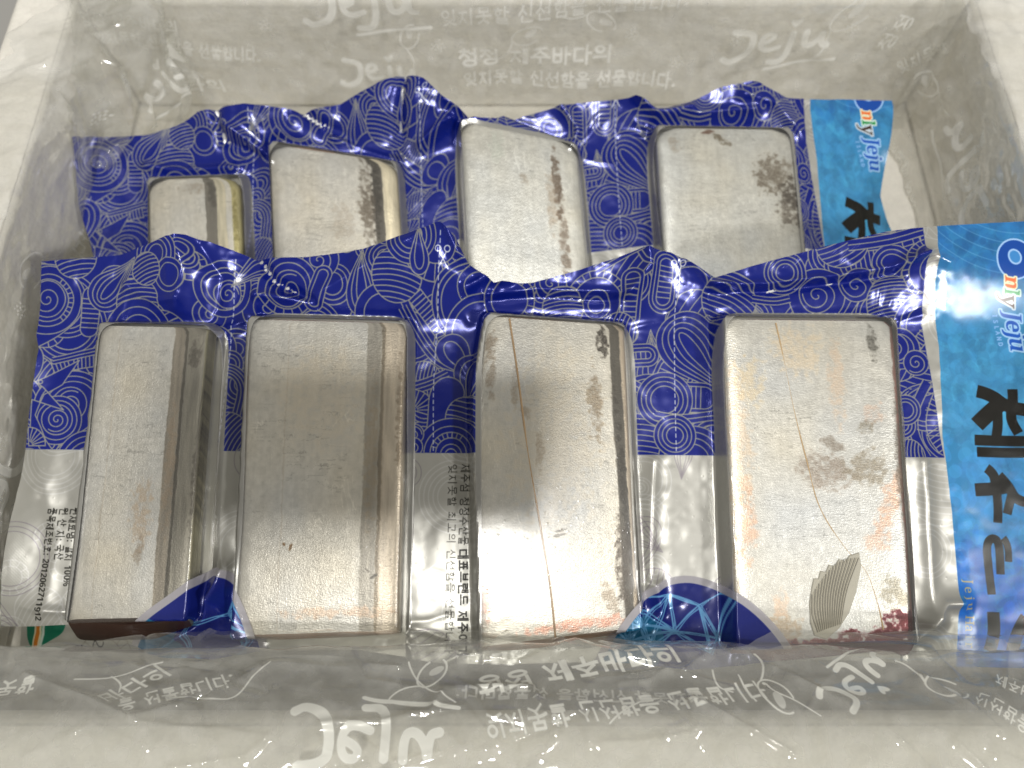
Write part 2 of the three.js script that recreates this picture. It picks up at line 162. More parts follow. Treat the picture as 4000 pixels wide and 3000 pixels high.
function packPrint() {
  const c = mmCanvas(PW, PH, PX0, PX1, PY0, PY1), s = mmCanvas(PW, PH, PX0, PX1, PY0, PY1), b = mmCanvas(PW, PH, PX0, PX1, PY0, PY1);
  const surf = (t, r, m) => `rgb(${t * 255 | 0},${r * 255 | 0},${m * 255 | 0})`, SIL = surf(.06, .36, .5), FOIL = surf(0, .24, .2), CLEAR = surf(.97, .16, 0), BANDS = surf(0, .2, .02);
  const all = [[PX0, PY0], [PX1, PY0], [PX1, PY1], [PX0, PY1]];
  c.fillStyle = '#aeada6'; path(c, all, true); c.fill(); s.fillStyle = SIL; path(s, all, true); s.fill(); b.fillStyle = '#808080'; path(b, all, true); b.fill();
  // pale line drawing on the silver lower half
  c.save(); c.globalAlpha = .55; sd = 5; scatter(motifs(c, null, '#c9c8c6', .5), 120); sd = 9; c.globalAlpha = .5; scatter(motifs(c, null, '#6f6474', .38), 60); c.restore();
  const blue = [[PX0, -28.2], [185.9,-32.0], [179.4,27.8], [179.0,72.9], [190, PY1], [PX0, PY1]];
  c.save(); path(c, blue, true); c.fillStyle = BLUE; c.fill(); c.clip(); drawWaves(c, BLUE, SILVER, .5); c.restore();
  path(s, blue, true); s.fillStyle = FOIL; s.fill();
  // windows with their silver frames
  for (const q of WINDOWS) { for (const [g, col, clr] of [[c, '#a3a29d', '#f8f7f3'], [s, surf(.05, .28, .6), CLEAR]]) { rounded(g, q, 9); g.strokeStyle = col; g.lineWidth = 4.8; g.stroke(); g.fillStyle = clr; g.fill(); } }
  // bottom edge beside the pieces is clear too
  // tear lines with little scissors
  for (const l of [[[-120.8,54.2],[-123.3,10.8],[-126.6,-26.9]], [[-30.0,62.4],[-34.4,10.8],[-33.9,-29.1]], [[72.3,56.5],[70.7,10.8],[70.6,-29.1]]]) { c.save(); c.setLineDash([1.6, 1.3]); c.lineWidth = .4; c.strokeStyle = '#c9cbd6'; smooth(c, l); c.stroke(); c.restore(); }
  for (const p of [[-29.3,51.9],[72.1,47.9]]) { c.lineWidth = .45; c.strokeStyle = '#d2d4dc'; for (const k of [-1, 1]) { c.beginPath(); c.moveTo(p[0] - k * 2, p[1] - 4); c.lineTo(p[0] + k * 1.4, p[1] + 2.6); c.stroke(); c.beginPath(); c.arc(p[0] + k * 1.9, p[1] + 3.8, 1.2, 0, 7); c.stroke(); } }
  // watercolour label band
  const band = [[185.9,73.0], [184.2,44.2], [186.5,15.9], [186.0,-22.7], [187.5,-54.9], [187.7,-86.3], [184.8,-122.1], [PX1, PY0], [PX1, PY1], [190, PY1]];
  c.save(); path(c, band, true); c.fillStyle = '#347fb0'; c.fill(); c.clip(); sd = 31;
  const stops = [[PY1, 30, 92, 164], [45, 38, 106, 172], [20, 62, 138, 192], [-25, 70, 150, 200], [-70, 62, 140, 206], [-95, 34, 104, 200], [PY0, 36, 96, 204]];
  for (let i = 0; i < 2600; i++) { const x = lerp(180, PX1, rnd()), y = lerp(PY0, PY1, rnd()), k = stops.findIndex((q) => q[0] <= y + 18 * (rnd() - .5)), q = stops[k < 0 ? stops.length - 1 : k], v = .7 + .55 * rnd(); c.globalAlpha = .12 + .2 * rnd(); c.fillStyle = `rgb(${q[1] * v | 0},${q[2] * v | 0},${q[3] * Math.min(1.12, v) | 0})`; c.beginPath(); c.ellipse(x, y, 1 + 5 * rnd(), .8 + 3 * rnd(), rnd() * 3, 0, 7); c.fill(); }
  c.globalAlpha = .25; c.strokeStyle = '#8fc4ea'; c.lineWidth = .5; for (let i = 0; i < 5; i++) { c.beginPath(); c.arc(222, 112 - i * 2, 46 + i * 2.6, 3.4, 5.4); c.stroke(); } c.globalAlpha = 1;
  const glyph = (pts, w, col, edge) => { if (edge) brush(c, pts, w + 1.1, edge); brush(c, pts, w, col); };
  c.save(); c.beginPath(); c.ellipse(220.2,54.5, 8.3, 8.8, 0, 0, 7); c.fillStyle = '#11489f'; c.strokeStyle = '#9fc3ee'; c.lineWidth = .8; c.fill(); c.stroke(); c.beginPath(); c.ellipse(219.9,55.4, 2.7, 3.2, .4, 0, 7); c.fillStyle = '#3f87c9'; c.fill(); c.stroke(); c.restore();
  const letter = (ch, p, sz, col, edge, f = 'bold italic 100px serif') => { c.save(); c.translate(p[0], p[1]); c.rotate(-1.5); c.scale(sz / 100, -sz / 100); c.font = f; c.textAlign = 'center'; c.strokeStyle = edge; c.lineWidth = 14; c.strokeText(ch, 0, 0); c.fillStyle = col; c.fillText(ch, 0, 0); c.restore(); };
  letter('n', [215.6,44.4], 9, '#e0682c', '#e8e6c0'); letter('l', [215.5,40.5], 9, '#1d8a46', '#cfe4d8'); letter('y', [214.8,36.8], 10, '#3b2a20', '#c4d2dc');
  [...'Jeju'].forEach((ch, i) => letter(ch, [216.5,30.0].map((v, k) => (k ? v - i * 4.1 : v + i * .5)), 10, '#1c55b4', '#9cc4ea'));
  [...'ISLAND'].forEach((ch, i) => letter(ch, [211.0,29.9].map((v, k) => (k ? v - i * 2.5 : v + i * .42)), 2.6, '#8fb6e4', '#5a98d4', '100px sans-serif'));
  c.lineCap = 'butt';
  for (let [w, pts] of [[4.2, [[202.1,-3.2],[208.0,-4.6],[214.2,-10.1],[223.9,-11.7]]], [5.2, [[201.0,-17.8],[205.1,-13.9],[212.1,-8.4]]], [3.4, [[217.5,-2.4],[217.6,-8.4],[215.4,-15.0],[218.7,-21.6]]], [3.3, [[210.3,-10.6],[210.3,-17.2],[209.0,-23.2]]], [3.5, [[199.6,-24.4],[213.0,-25.0],[231.5,-25.0]]], [3.3, [[200.2,-29.5],[212.6,-30.0],[231.0,-29.8]]], [3.2, [[203.8,-36.5],[207.0,-38.9],[207.1,-44.7]]], [4.2, [[198.2,-45.7],[206.0,-45.5],[213.1,-44.2]]], [3.3, [[208.8,-39.7],[212.6,-43.7],[215.3,-50.6],[228.0,-52.2]]], [2.9, [[207.3,-44.7],[207.6,-52.7],[206.8,-59.6]]], [2.9, [[213.9,-47.4],[212.1,-52.7],[211.1,-55.9]]],
    [2.7, [[202.0,-89.4],[201.5,-78.0],[201.2,-68.6],[203.9,-65.7],[206.9,-67.5],[206.4,-81.1]]], [2.3, [[208.7,-66.0],[210.6,-68.6],[210.2,-75.9]]], [4, [[199.2,-112.5],[201.7,-106.9],[202.0,-96.6]]], [4, [[208.6,-113.0],[210.2,-106.9],[215.6,-98.7]]]]) { w *= 1.3; c.strokeStyle = '#12110d'; c.lineWidth = w; smooth(c, pts); c.stroke(); c.save(); c.lineWidth = w * .3; c.setLineDash([1.4, .9]); c.translate(.5, .5); c.stroke(); c.restore(); }
  c.lineCap = 'round';
  lettering(c, 'Jeju Hairtail', [192.7,-82.4], [190.6,-125.1], 5, .1, '#a89a6c', 'serif');
  c.restore(); path(s, band, true); s.fillStyle = BANDS; s.fill();
  // black small print
  lettering(c, '원재료명: 갈치 100%', [-186.6,-53.2], [-187.3,-85.4], 3.5, .12, '#15140f');
  lettering(c, '원 산 지: 국산', [-191.0,-53.2], [-191.3,-75.2], 3.5, .12, '#15140f');
  lettering(c, '품목제조번호: 2012062711912', [-195.4,-53.2], [-197.7,-99.9], 3.5, .12, '#15140f');
  lettering(c, '제주섬 청정수산물', [-19.8,-34.6], [-20.7,-69.2], 4.1, .085, '#1a1915');
  lettering(c, '대표브랜드 제주어기', [-20.7,-70.4], [-20.4,-114.7], 4.2, .15, '#100f0c');
  lettering(c, '잊지못할 최고의 신선함을 선물합니다', [-25.4,-34.6], [-26.3,-113.6], 3.7, .075, '#22211d');
  // navy medallions with a pale line drawing
  for (const [q, seed] of [[[[34.9,-121.8],[42.5,-107.5],[51.3,-95.1],[62.1,-86.7],[71.9,-84.1],[81.5,-85.7],[93.1,-90.9],[104.4,-101.3],[112.4,-113.6],[114.7,-121.8]], 3], [[[-158.6,-121.8],[-155.3,-105.4],[-147.3,-97.1],[-137.0,-89.9],[-128.7,-83.6],[-121.4,-79.6],[-116.3,-85.7],[-111.1,-95.1],[-106.9,-105.4],[-101.5,-121.8]], 8]]) {
    for (const [g, col, edge] of [[c, '#15206e', '#b9b6bc'], [s, surf(0, .2, .1), surf(.35, .2, .1)]]) { smooth(g, q); g.closePath(); g.strokeStyle = edge; g.lineWidth = 6; g.stroke(); g.fillStyle = col; g.fill(); }
    c.save(); smooth(c, q); c.closePath(); c.clip(); sd = seed; const x0 = q[0][0], x1 = q[q.length - 1][0], y0 = q[0][1], y1 = Math.max(...q.map((p) => p[1]));
    c.fillStyle = '#1a6187'; c.beginPath(); c.ellipse(x0 + 6, y0 + 8, (x1 - x0) * .3, (y1 - y0) * .42, .4, 0, 7); c.fill();
    c.strokeStyle = '#5f97c4'; const node = Array.from({ length: 12 }, () => [lerp(x0, x1, rnd()), lerp(y0, y1, rnd())]);
    for (const a of node) for (const d of node) if (a !== d && Math.hypot(a[0] - d[0], a[1] - d[1]) < (x1 - x0) * .3) { c.lineWidth = .35 + rnd() * .4; smooth(c, [a, [(a[0] + d[0]) / 2 + 4 * (rnd() - .5), (a[1] + d[1]) / 2 + 4 * (rnd() - .5)], d]); c.stroke(); for (let k = 1; k < 2; k++) { c.lineWidth = .3; smooth(c, [[a[0] + k * 1.4, a[1]], [(a[0] + d[0]) / 2 + k, (a[1] + d[1]) / 2 + k], [d[0] + k, d[1] - k]]); c.stroke(); } }
    c.restore();
  }
  // embossed diamonds of the heat seals
  const seals = [[[195, PY0], [PX1, PY0], [PX1, PY1], [188, PY1]], [[PX0, PY0], [-196.7,-107.5], [-211.2,-44.2], [PX0, -60]], [[[113.3,64.7],[186.3,71.7],[185.3,56.5],[112.7,49.6]]].flat(), [[-69.8,47.3],[-40.7,56.5],[-40.8,68.2],[-70.2,61.2]]];
  for (const q of seals) { b.save(); path(b, q, true); b.clip(); for (const [col, o] of [['#b8b8b8', 0], ['#585858', .45]]) { b.strokeStyle = col; b.lineWidth = .42; b.beginPath(); for (let i = -260; i < 500; i += 1.3) { b.moveTo(-230 + i + o, PY0); b.lineTo(-230 + i + o + 210, PY1); b.moveTo(-230 + i + o, PY0); b.lineTo(-230 + i + o - 210, PY1); } b.stroke(); } b.restore(); }
  sd = 99; for (let i = 0; i < 2600; i++) { const x = lerp(PX0, 190, rnd()), y = lerp(PY0, 45, rnd()); b.fillStyle = '#d0d0d0'; b.beginPath(); b.arc(x, y, .18 + .35 * rnd() * rnd(), 0, 7); b.fill(); }   // condensation beads
  return [c.canvas, s.canvas, b.canvas];
}
const [printC, printS, printB] = packPrint();
const printMap = tex(printC, true), printSurf = tex(printS), printBump = tex(printB);
const M = {
  film: new THREE.MeshPhysicalMaterial({ map: printMap, transmission: 1, transmissionMap: printSurf, roughness: 1, roughnessMap: printSurf, metalness: 1, metalnessMap: printSurf, bumpMap: printBump, bumpScale: 0.00008, ior: 1.5, side: THREE.DoubleSide }),
  backFilm: new THREE.MeshPhysicalMaterial({ color: new THREE.Color().setRGB(.5, .5, .48), metalness: .5, roughness: .35, side: THREE.DoubleSide }),
};

// ---------- foam box ----------
const bead = (() => { const N = 40, pts = []; for (let j = 0; j < N; j++) for (let i = 0; i < N; i++) pts.push([i + .15 + .7 * hash(i, j, 3), j + .15 + .7 * hash(i, j, 4)]); return dataTex(512, 512, (u, v) => { const x = u * N, y = v * N, i = Math.floor(x), j = Math.floor(y); let d1 = 9, d2 = 9; for (let b = -1; b <= 1; b++) for (let a = -1; a <= 1; a++) { const ii = (i + a + N) % N, jj = (j + b + N) % N, p = pts[jj * N + ii], dx = p[0] - ii + i + a - x, dy = p[1] - jj + j + b - y, d = Math.hypot(dx, dy); if (d < d1) { d2 = d1; d1 = d; } else if (d < d2) d2 = d; } const k = 255 * clamp((d2 - d1) * 2.2); return [k, k, k]; }, false, true); })();
const foamTone = dataTex(256, 256, (u, v) => { const n = 226 + 18 * fbm(u * 40, v * 40, 2) + 8 * (hash(u * 256 | 0, v * 256 | 0, 8) - .5); return [n, n * .985, n * .945]; }, true, true);
const foamMat = () => { foamTone.repeat.set(5, 5); bead.repeat.set(6, 6); return foamMat.m ??= new THREE.MeshStandardMaterial({ map: foamTone, bumpMap: bead, bumpScale: .00008, roughness: .85 }); };
const box = thing('foam_box', 'white foam box holding the vacuum packs of fish', 'box');
const IX0 = -.234, IX1 = .247, IZ0 = -.218, IZ1 = .131, RIM = .112, TH = .032;
const slab = (name, w, h, d, x, y, z, m, rad = .005) => { const g = new RoundedBoxGeometry(w, h, d, 5, rad), P = g.attributes.position, N = g.attributes.normal, U = g.attributes.uv; for (let i = 0; i < P.count; i++) { const n = [N.getX(i), N.getY(i), N.getZ(i)].map(Math.abs), q = [P.getX(i) + x, P.getY(i), P.getZ(i) + z]; n[0] > n[1] && n[0] > n[2] ? U.setXY(i, q[2], q[1]) : n[1] > n[2] ? U.setXY(i, q[0], q[2]) : U.setXY(i, q[0], q[1]); } const o = mesh(name, g, m, box); o.position.set(x, y, z); return o; };
const CXB = (IX0 + IX1) / 2, CZB = (IZ0 + IZ1) / 2;
slab('floor_panel', IX1 - IX0 + 2 * TH, .062, IZ1 - IZ0 + 2 * TH, CXB, -.001, CZB, foamMat(.5, .4));
for (const k of [0, 1]) slab('side_wall', TH, RIM - .031, IZ1 - IZ0 + 2 * TH, k ? IX1 + TH / 2 : IX0 - TH / 2, RIM / 2 + .0155, CZB, foamMat(.4, .12));
slab('far_wall', IX1 - IX0, RIM - .031, TH, CXB, RIM / 2 + .0155, IZ0 - TH / 2, foamMat(.5, .12));
slab('near_wall', IX1 - IX0, RIM - .031, TH, CXB, RIM / 2 + .0155, IZ1 + TH / 2, foamMat(.5, .12), .014);

// ---------- printed bag liner ----------
const INK = '#ffffff';
const swash = (c, x, y, k, a = 0) => { c.save(); c.translate(x, y); c.rotate(a); c.scale(k, k); c.strokeStyle = c.fillStyle = INK; const st = (w, p) => { c.lineWidth = w; smooth(c, p); c.stroke(); };
  st(4.4, [[-2, 16], [9, 15], [10, 6], [7, -3], [-3, -7], [-7, -4]]); st(3.6, [[15, 5], [22, 7], [22, 12], [16, 12], [14, 4], [18, -1], [26, 1]]); st(4, [[33, 11], [33, -2], [29, -10], [22, -9]]);
  c.beginPath(); c.moveTo(33, 15); c.bezierCurveTo(27, 20, 30, 24, 33, 20.5); c.bezierCurveTo(37, 25, 40, 20, 33, 15); c.fill(); st(4, [[41, 11], [40, 2], [45, 0], [50, 5], [51, 11], [51, 1], [55, 0]]); st(2, [[20, -14], [40, -11], [62, -10]]); c.restore(); };
const shell = (c, x, y, r, a) => { c.save(); c.translate(x, y); c.rotate(a); c.strokeStyle = c.fillStyle = INK; c.lineWidth = .8; c.beginPath(); c.ellipse(0, 0, r, r * .6, 0, 0, 5.2); c.stroke(); c.beginPath(); c.ellipse(r * .25, r * .1, r * .45, r * .22, .3, 0, 7); c.globalAlpha = .7; c.fill(); c.globalAlpha = 1; c.beginPath(); c.moveTo(-r, 0); c.quadraticCurveTo(-r * 1.6, -r, -r * 2.4, -r * .9); c.stroke(); c.restore(); };
const dots = (c, x, y, r) => { c.fillStyle = INK; for (let i = 0; i < 14; i++) { const a = i * 2.4, q = r * Math.sqrt(i / 14); c.beginPath(); c.arc(x + q * Math.cos(a), y + q * Math.sin(a), r * .13, 0, 7); c.fill(); } };
const vine = (c, pts) => { c.strokeStyle = INK; c.lineWidth = .7; smooth(c, pts); c.stroke(); };
function linerMat(w, h, ext, draw, ink = 45, haze = 172) {
  const mk = (inv) => { const g = mmCanvas(w, h, ...ext); g.fillStyle = inv ? '#000' : '#e9e8e4'; path(g, [[ext[0], ext[2]], [ext[1], ext[2]], [ext[1], ext[3]], [ext[0], ext[3]]], true); g.fill(); draw(g); return g.canvas; };
  const col = mk(true).getContext('2d').getImageData(0, 0, w, h).data, d = new Uint8Array(w * h * 4), dc = new Uint8Array(w * h * 4);
  for (let j = 0; j < h; j++) for (let i = 0; i < w; i++) { const k = (j * w + i) * 4, o = ((h - 1 - j) * w + i) * 4, a = col[k] / 255, n = fbm(i / 22, j / 22, 5, 3); d[o] = lerp(haze + 72 * n, ink, a); d[o + 1] = lerp(8 + 20 * n, 70, a); d[o + 2] = 0; d[o + 3] = 255; dc[o] = lerp(246, 250, a); dc[o + 1] = lerp(246, 250, a); dc[o + 2] = lerp(244, 246, a); dc[o + 3] = 255; }
  const t = new THREE.DataTexture(d, w, h), q = new THREE.DataTexture(dc, w, h); t.needsUpdate = q.needsUpdate = true; tex(t); tex(q, true);
  return new THREE.MeshPhysicalMaterial({ map: q, transmission: 1, transmissionMap: t, roughness: 1, roughnessMap: t, ior: 1.7, side: THREE.DoubleSide });
}
const L1 = '청정 제주바다의', L2 = '잊지못할 신선함을 선물합니다.';
const pair = (c, a, b, s, gap, slant = .15) => { const n = [-(b[1] - a[1]), b[0] - a[0]], l = Math.hypot(...n), q = (p, k) => [p[0] - n[0] / l * k, p[1] - n[1] / l * k], e = (f) => [lerp(a[0], b[0], f), lerp(a[1], b[1], f)]; lettering(c, L1, a, e(.56), s, .15, INK, 'sans-serif', slant); lettering(c, L2, q(e(.04), gap), q(b, gap), s, .15, INK, 'sans-serif', slant); };
const liner = thing('bag_liner', 'clear plastic bag liner with white lettering lining the foam box', 'plastic bag');
// far panel: x across, y up
const farMat = linerMat(2048, 512, [-240, 250, -10, 125], (c) => {
  pair(c, [-231.9,107.6], [-139.7,87.8].map((v, k) => (k ? v + 8 : v)), 9, 13); lettering(c, '바다의', [-204.5,62.2], [-166.9,62.2], 8, .15, INK);
  swash(c, -102.7,111.6, .95); swash(c, -93.4,69.1, .72); swash(c, 124.5,86.0, .9, .1);
  lettering(c, L2, [-38.1,108.4], [93.1,118.8], 10, .15, INK, 'sans-serif', .1); lettering(c, L1, [-30.2,83.2], [57.4,84.1], 10, .16, INK); lettering(c, L2, [-28.1,69.5], [94.9,69.1], 9, .15, INK);
  for (const p of [[-132.2,103.4],[-102.2,89.6],[-41.0,91.3],[65.7,96.6],[92.8,79.5],[183.8,101.7],[123.5,94.9],[-244.0,29.0],[-183.8,69.1]]) dots(c, ...p, 4); shell(c, 8.4,97.5, 9, .4); shell(c, 48.1,104.2, 9, -.6); shell(c, 180.5,110.0, 12, .8); shell(c, -55.9,96.6, 8, 1.2); shell(c, -187.5,67.1, 8, 0);
  lettering(c, '청정', [205.2,87.8], [211.7,110.0], 9, .1, INK); lettering(c, '잊지못할', [218.8,76.7], [240.4,91.3], 9, .1, INK);
}, 112);
const wrinkle = (x, y, s) => ridge(x * 14, y * 22, s, 3) * .6 + fbm(x * 40, y * 60, s + 9, 3) * .4;
mesh('back_panel', grid(300, 110, (s, t) => { const x = lerp(IX0 + .004, IX1 - .004, s), l = lerp(.032, RIM + .045, t), over = Math.max(0, l - RIM - .006), y = Math.min(l, RIM + .006) + (over > 0 ? .006 * ridge(x * 30, l * 40, 7) : 0); let z = IZ0 + .003 + .011 * wrinkle(x, y * .9 + x * .12, 3); const bulge = Math.exp(-((y - .045) ** 2) / .0009) * .008 * sm(-.24, -.1, x); z += bulge - over; return [x, y, z, (x * 1000 + 240) / 490, (l * 1000 + 10) / 135]; }), farMat, liner);
const sideMat = linerMat(1024, 512, [-230, 150, -10, 125], (c) => {
  pair(c, [-150, 62], [-20, 66], 11, 15); swash(c, 25, 75, 1, .05); swash(c, -215, 80, .8); pair(c, [60, 30], [180, 40], 11, 15); for (let i = 0; i < 18; i++) dots(c, -210 + 340 * hash(i, 2), 10 + 100 * hash(i, 3), 4); shell(c, -60, 95, 11, .3); shell(c, -120, 25, 10, 2); shell(c, 20, 30, 10, 1); shell(c, 110, 80, 10, -.5);
}, 112);
mesh('side_panel', grid(110, 220, (s, t) => { const l = lerp(.032, RIM + .05, s), over = Math.max(0, l - RIM - .006), y = Math.min(l, RIM + .006) + (over > 0 ? .007 * ridge(t * 17, l * 40, 9) : 0), z = lerp(IZ0 + .004, IZ1 - .004, t), k = sm(-.10, -.20, z); let x = IX0 + .003 + .01 * wrinkle(z + 1, y, 21) + k * (.046 * ridge(y * 16 + z * 12, z * 34 + y * 9, 31, 3) * sm(.0, .05, y)); x -= over; return [x, y, z, (z * 1000 + 230) / 380, (l * 1000 + 10) / 135]; }), sideMat, liner);
mesh('side_panel', grid(110, 220, (s, t) => { const l = lerp(.032, RIM + .05, s), over = Math.max(0, l - RIM - .006), y = Math.min(l, RIM + .006) + (over > 0 ? .007 * ridge(t * 17, l * 40, 9) : 0), z = lerp(IZ0 + .004, IZ1 - .004, t), k = sm(-.14, -.21, z); let x = IX1 - .003 - .012 * wrinkle(z + 3, y, 41) - k * .012 * ridge(y * 18, z * 30, 51); x += over; return [x, y, z, 1 - (z * 1000 + 230) / 380, (l * 1000 + 10) / 135]; }), sideMat, liner);
// crumpled gusset of the bag in the far corner
const clearFilm = new THREE.MeshPhysicalMaterial({ color: '#f2f2ef', transmission: .92, roughness: .06, ior: 1.7, side: THREE.DoubleSide });
{ const mid = new THREE.CatmullRomCurve3([[-.214, .128, -.214], [-.216, .118, -.208], [-.224, .104, -.200], [-.230, .094, -.188], [-.228, .088, -.172], [-.222, .084, -.156], [-.226, .076, -.138]].map((p) => new THREE.Vector3(...p)));
  mesh('corner_fold', grid(80, 200, (s, t) => { const p = mid.getPoint(t), w = (.030 + .012 * Math.sin(t * 9 + 1)) * (s - .5), k = 14 * (ridge(s * 3 + t * 1.6, t * 7 + s, 131, 2) - .5) + 7 * (Math.abs(((s * 3 + .8 * Math.sin(t * 7)) % 1 + 1) % 1 - .5) - .25) + 2 * (ridge(s * 9, t * 24, 141, 2) - .5), d = k * MM * sm(0, .15, s) * sm(1, .85, s) + .004; return [p.x + w + .3 * d, p.y + .75 * d, p.z + .35 * w + .6 * d, s, t]; }), clearFilm, liner); }
// near panel: bridges the slot between the packs and the rim
const nearMat = linerMat(2048, 512, [-235, 245, -45, 75], (c) => {
  lettering(c, '바다의', [-146.5,20.5], [-128.6,5.4], 7.5, .15, INK, 'sans-serif', .35); lettering(c, '을 선물합니다.', [-138.9,23.2], [-101.4,11.1], 6.5, .15, INK, 'sans-serif', .3); lettering(c, '잊지못할', [-200.2,16.7], [-173.2,13.4], 6.5, .15, INK);
  swash(c, -69.9,29.4, .82, .06); lettering(c, L1, [-13.1,14.5], [63.7,-1.9], 8.4, .16, INK, 'sans-serif', .12); lettering(c, L2, [-9.3,30.4], [94.2,14.5], 7.8, .15, INK, 'sans-serif', .12);
  c.save(); c.globalAlpha = .45; lettering(c, L2, [69.0,18.9], [-20.4,17.3], 5, .15, INK); c.restore();
  swash(c, 114.5,17.8, .55, -.7); lettering(c, '제주바다', [177.9,10.0], [190.8,20.0], 6.5, .13, INK); lettering(c, '신선함을', [165.7,18.9], [179.2,30.4], 6.5, .13, INK);
  shell(c, -29.4,8.9, 7, -1); shell(c, 157.7,14.5, 7, .4); shell(c, 95.1,17.8, 8, 1.1);
  for (const l of [[[-160.3,11.1],[-153.0,10.6],[-146.2,8.9],[-131.4,3.0]], [[-148.1,8.9],[-143.3,11.1],[-142.3,15.6]], [[-122.9,20.0],[-105.1,21.1],[-98.1,20.0],[-94.9,8.9],[-90.8,3.0]], [[74.6,6.5],[74.0,13.4],[80.0,15.6]], [[83.6,8.9],[84.3,13.4],[87.1,20.0]], [[93.0,12.3],[94.5,16.7],[100.9,20.0],[107.9,26.3]], [[-38.5,4.2],[-35.6,13.4],[-20.0,22.1]], [[33.8,29.4],[41.0,22.1],[52.5,18.9]]]) vine(c, l);
}, 24, 158);
const prof = new THREE.CatmullRomCurve3([[.034, .122], [.07, .109], [.092, .1088], [.0985, .1122], [.1025, .1185], [.107, .1245], [.1125, .1305], [.1165, .138], [.117, .168], [.112, .19]].map((p) => new THREE.Vector3(0, p[0], p[1])), false, 'centripetal');
const profL = prof.getLength(); let v0 = 0; for (let i = 0; i < 400; i++) { const p = prof.getPointAt(i / 400); if (p.y > .0984 && p.z > .1115) { v0 = i / 400 * profL; break; } }
const nearCreases = [[[-65.8,29.9],[-44.6,28.4],[-28.8,26.3],[-24.1,16.7],[-9.3,14.5],[7.4,15.6],[10.8,25.3],[15.0,31.4]], [[20.7,25.3],[24.1,28.4],[26.2,35.3]], [[30.5,35.3],[43.7,34.8],[61.7,32.4],[63.9,30.4]], [[38.9,0.6],[53.9,4.2],[57.4,6.5],[50.0,11.1],[39.3,13.4]], [[-130.8,29.4],[-115.1,30.9],[-100.8,31.4],[-83.4,33.4],[-89.6,39.2],[-114.8,42.9]], [[-179.4,8.9],[-157.0,17.8],[-131.3,28.4]], [[133.1,34.4],[143.3,45.7]], [[151.9,35.3],[160.6,44.8]], [[-53.7,5.4],[-42.1,6.5]], [[64.2,20.0],[80.1,29.4],[95.1,38.2]], [[-131.3,28.4],[-113.9,22.1]], [[96.3,4.2],[118.4,22.1]], [[151.9,8.9],[167.4,32.4]]];
mesh('front_panel', grid(800, 240, (s, t) => {
  const x = lerp(IX0 + .004, IX1 - .004, s), p = prof.getPointAt(t), tg = prof.getTangentAt(t), L = (t * profL - v0) * 1000, X = x * 1000, slack = sm(.1, .3, t) * sm(1.02, .8, t);
  let d = 4.5 * (wrinkle(x * .7, L * .0012, 61) - .5) + 2 * (ridge(x * 46 - L * .03, L * .035 + x * 10, 81, 2) - .5) + 2.4 * Math.sin(x * 19 + 1) * sm(.62, .3, t) + 1.2 * (ridge(x * 30 + L * .02, L * .02, 71, 2) - .5);
  for (let i = 0; i < nearCreases.length; i++) { let q = 1e9; const cr = nearCreases[i]; for (let k = 1; k < cr.length; k++) q = Math.min(q, segD(X, L, cr[k - 1], cr[k])); if (q < 9) d += 2.2 * Math.exp(-q / 1.3); }
  if (t > .5) d = d > 0 ? d : d * lerp(1, .15, sm(.5, .62, t)); d *= slack * MM; return [x, p.y + tg.z * d + .0015, p.z - tg.y * d, (X + 235) / 480, (L + 45) / 120];
}), nearMat, liner);

sd = 57; const loose = Array.from({ length: 46 }, () => { const x = lerp(-225, 240, rnd()), y = lerp(-8, 62, rnd()), a = rnd() * 6.28, l = 9 + 26 * rnd(); return { p: [[x, y], [x + l * Math.cos(a), y + l * .6 * Math.sin(a)], [x + l * 1.7 * Math.cos(a + .5), y + l * Math.sin(a + .5)]], a: (rnd() < .75 ? 1 : -1) * (1 + 2 * rnd()), w: .9 + 1.4 * rnd() }; });
mesh('loose_fold', grid(700, 200, (s, t) => {
  const x = lerp(IX0 + .006, IX1 - .006, s), tt = lerp(.41 + .03 * Math.sin(x * 23) + .03 * fbm(x * 30, 2, 5), .98, t), p = prof.getPointAt(tt), tg = prof.getTangentAt(tt), L = (tt * profL - v0) * 1000, X = x * 1000;
  let d = 4 + 5 * fbm(x * 17, L * .018, 151, 3) + 3 * (ridge(x * 21 + L * .012, L * .03 - x * 8, 161, 2) - .5);
  for (const f of loose) { const q = Math.min(segD(X, L, f.p[0], f.p[1]), segD(X, L, f.p[1], f.p[2])); if (q < 8) d += f.a * Math.exp(-q / f.w); }
  d = Math.max(d, .8) * MM; return [x, p.y + tg.z * d + .0015, p.z - tg.y * d, s, t];
}), clearFilm, liner);
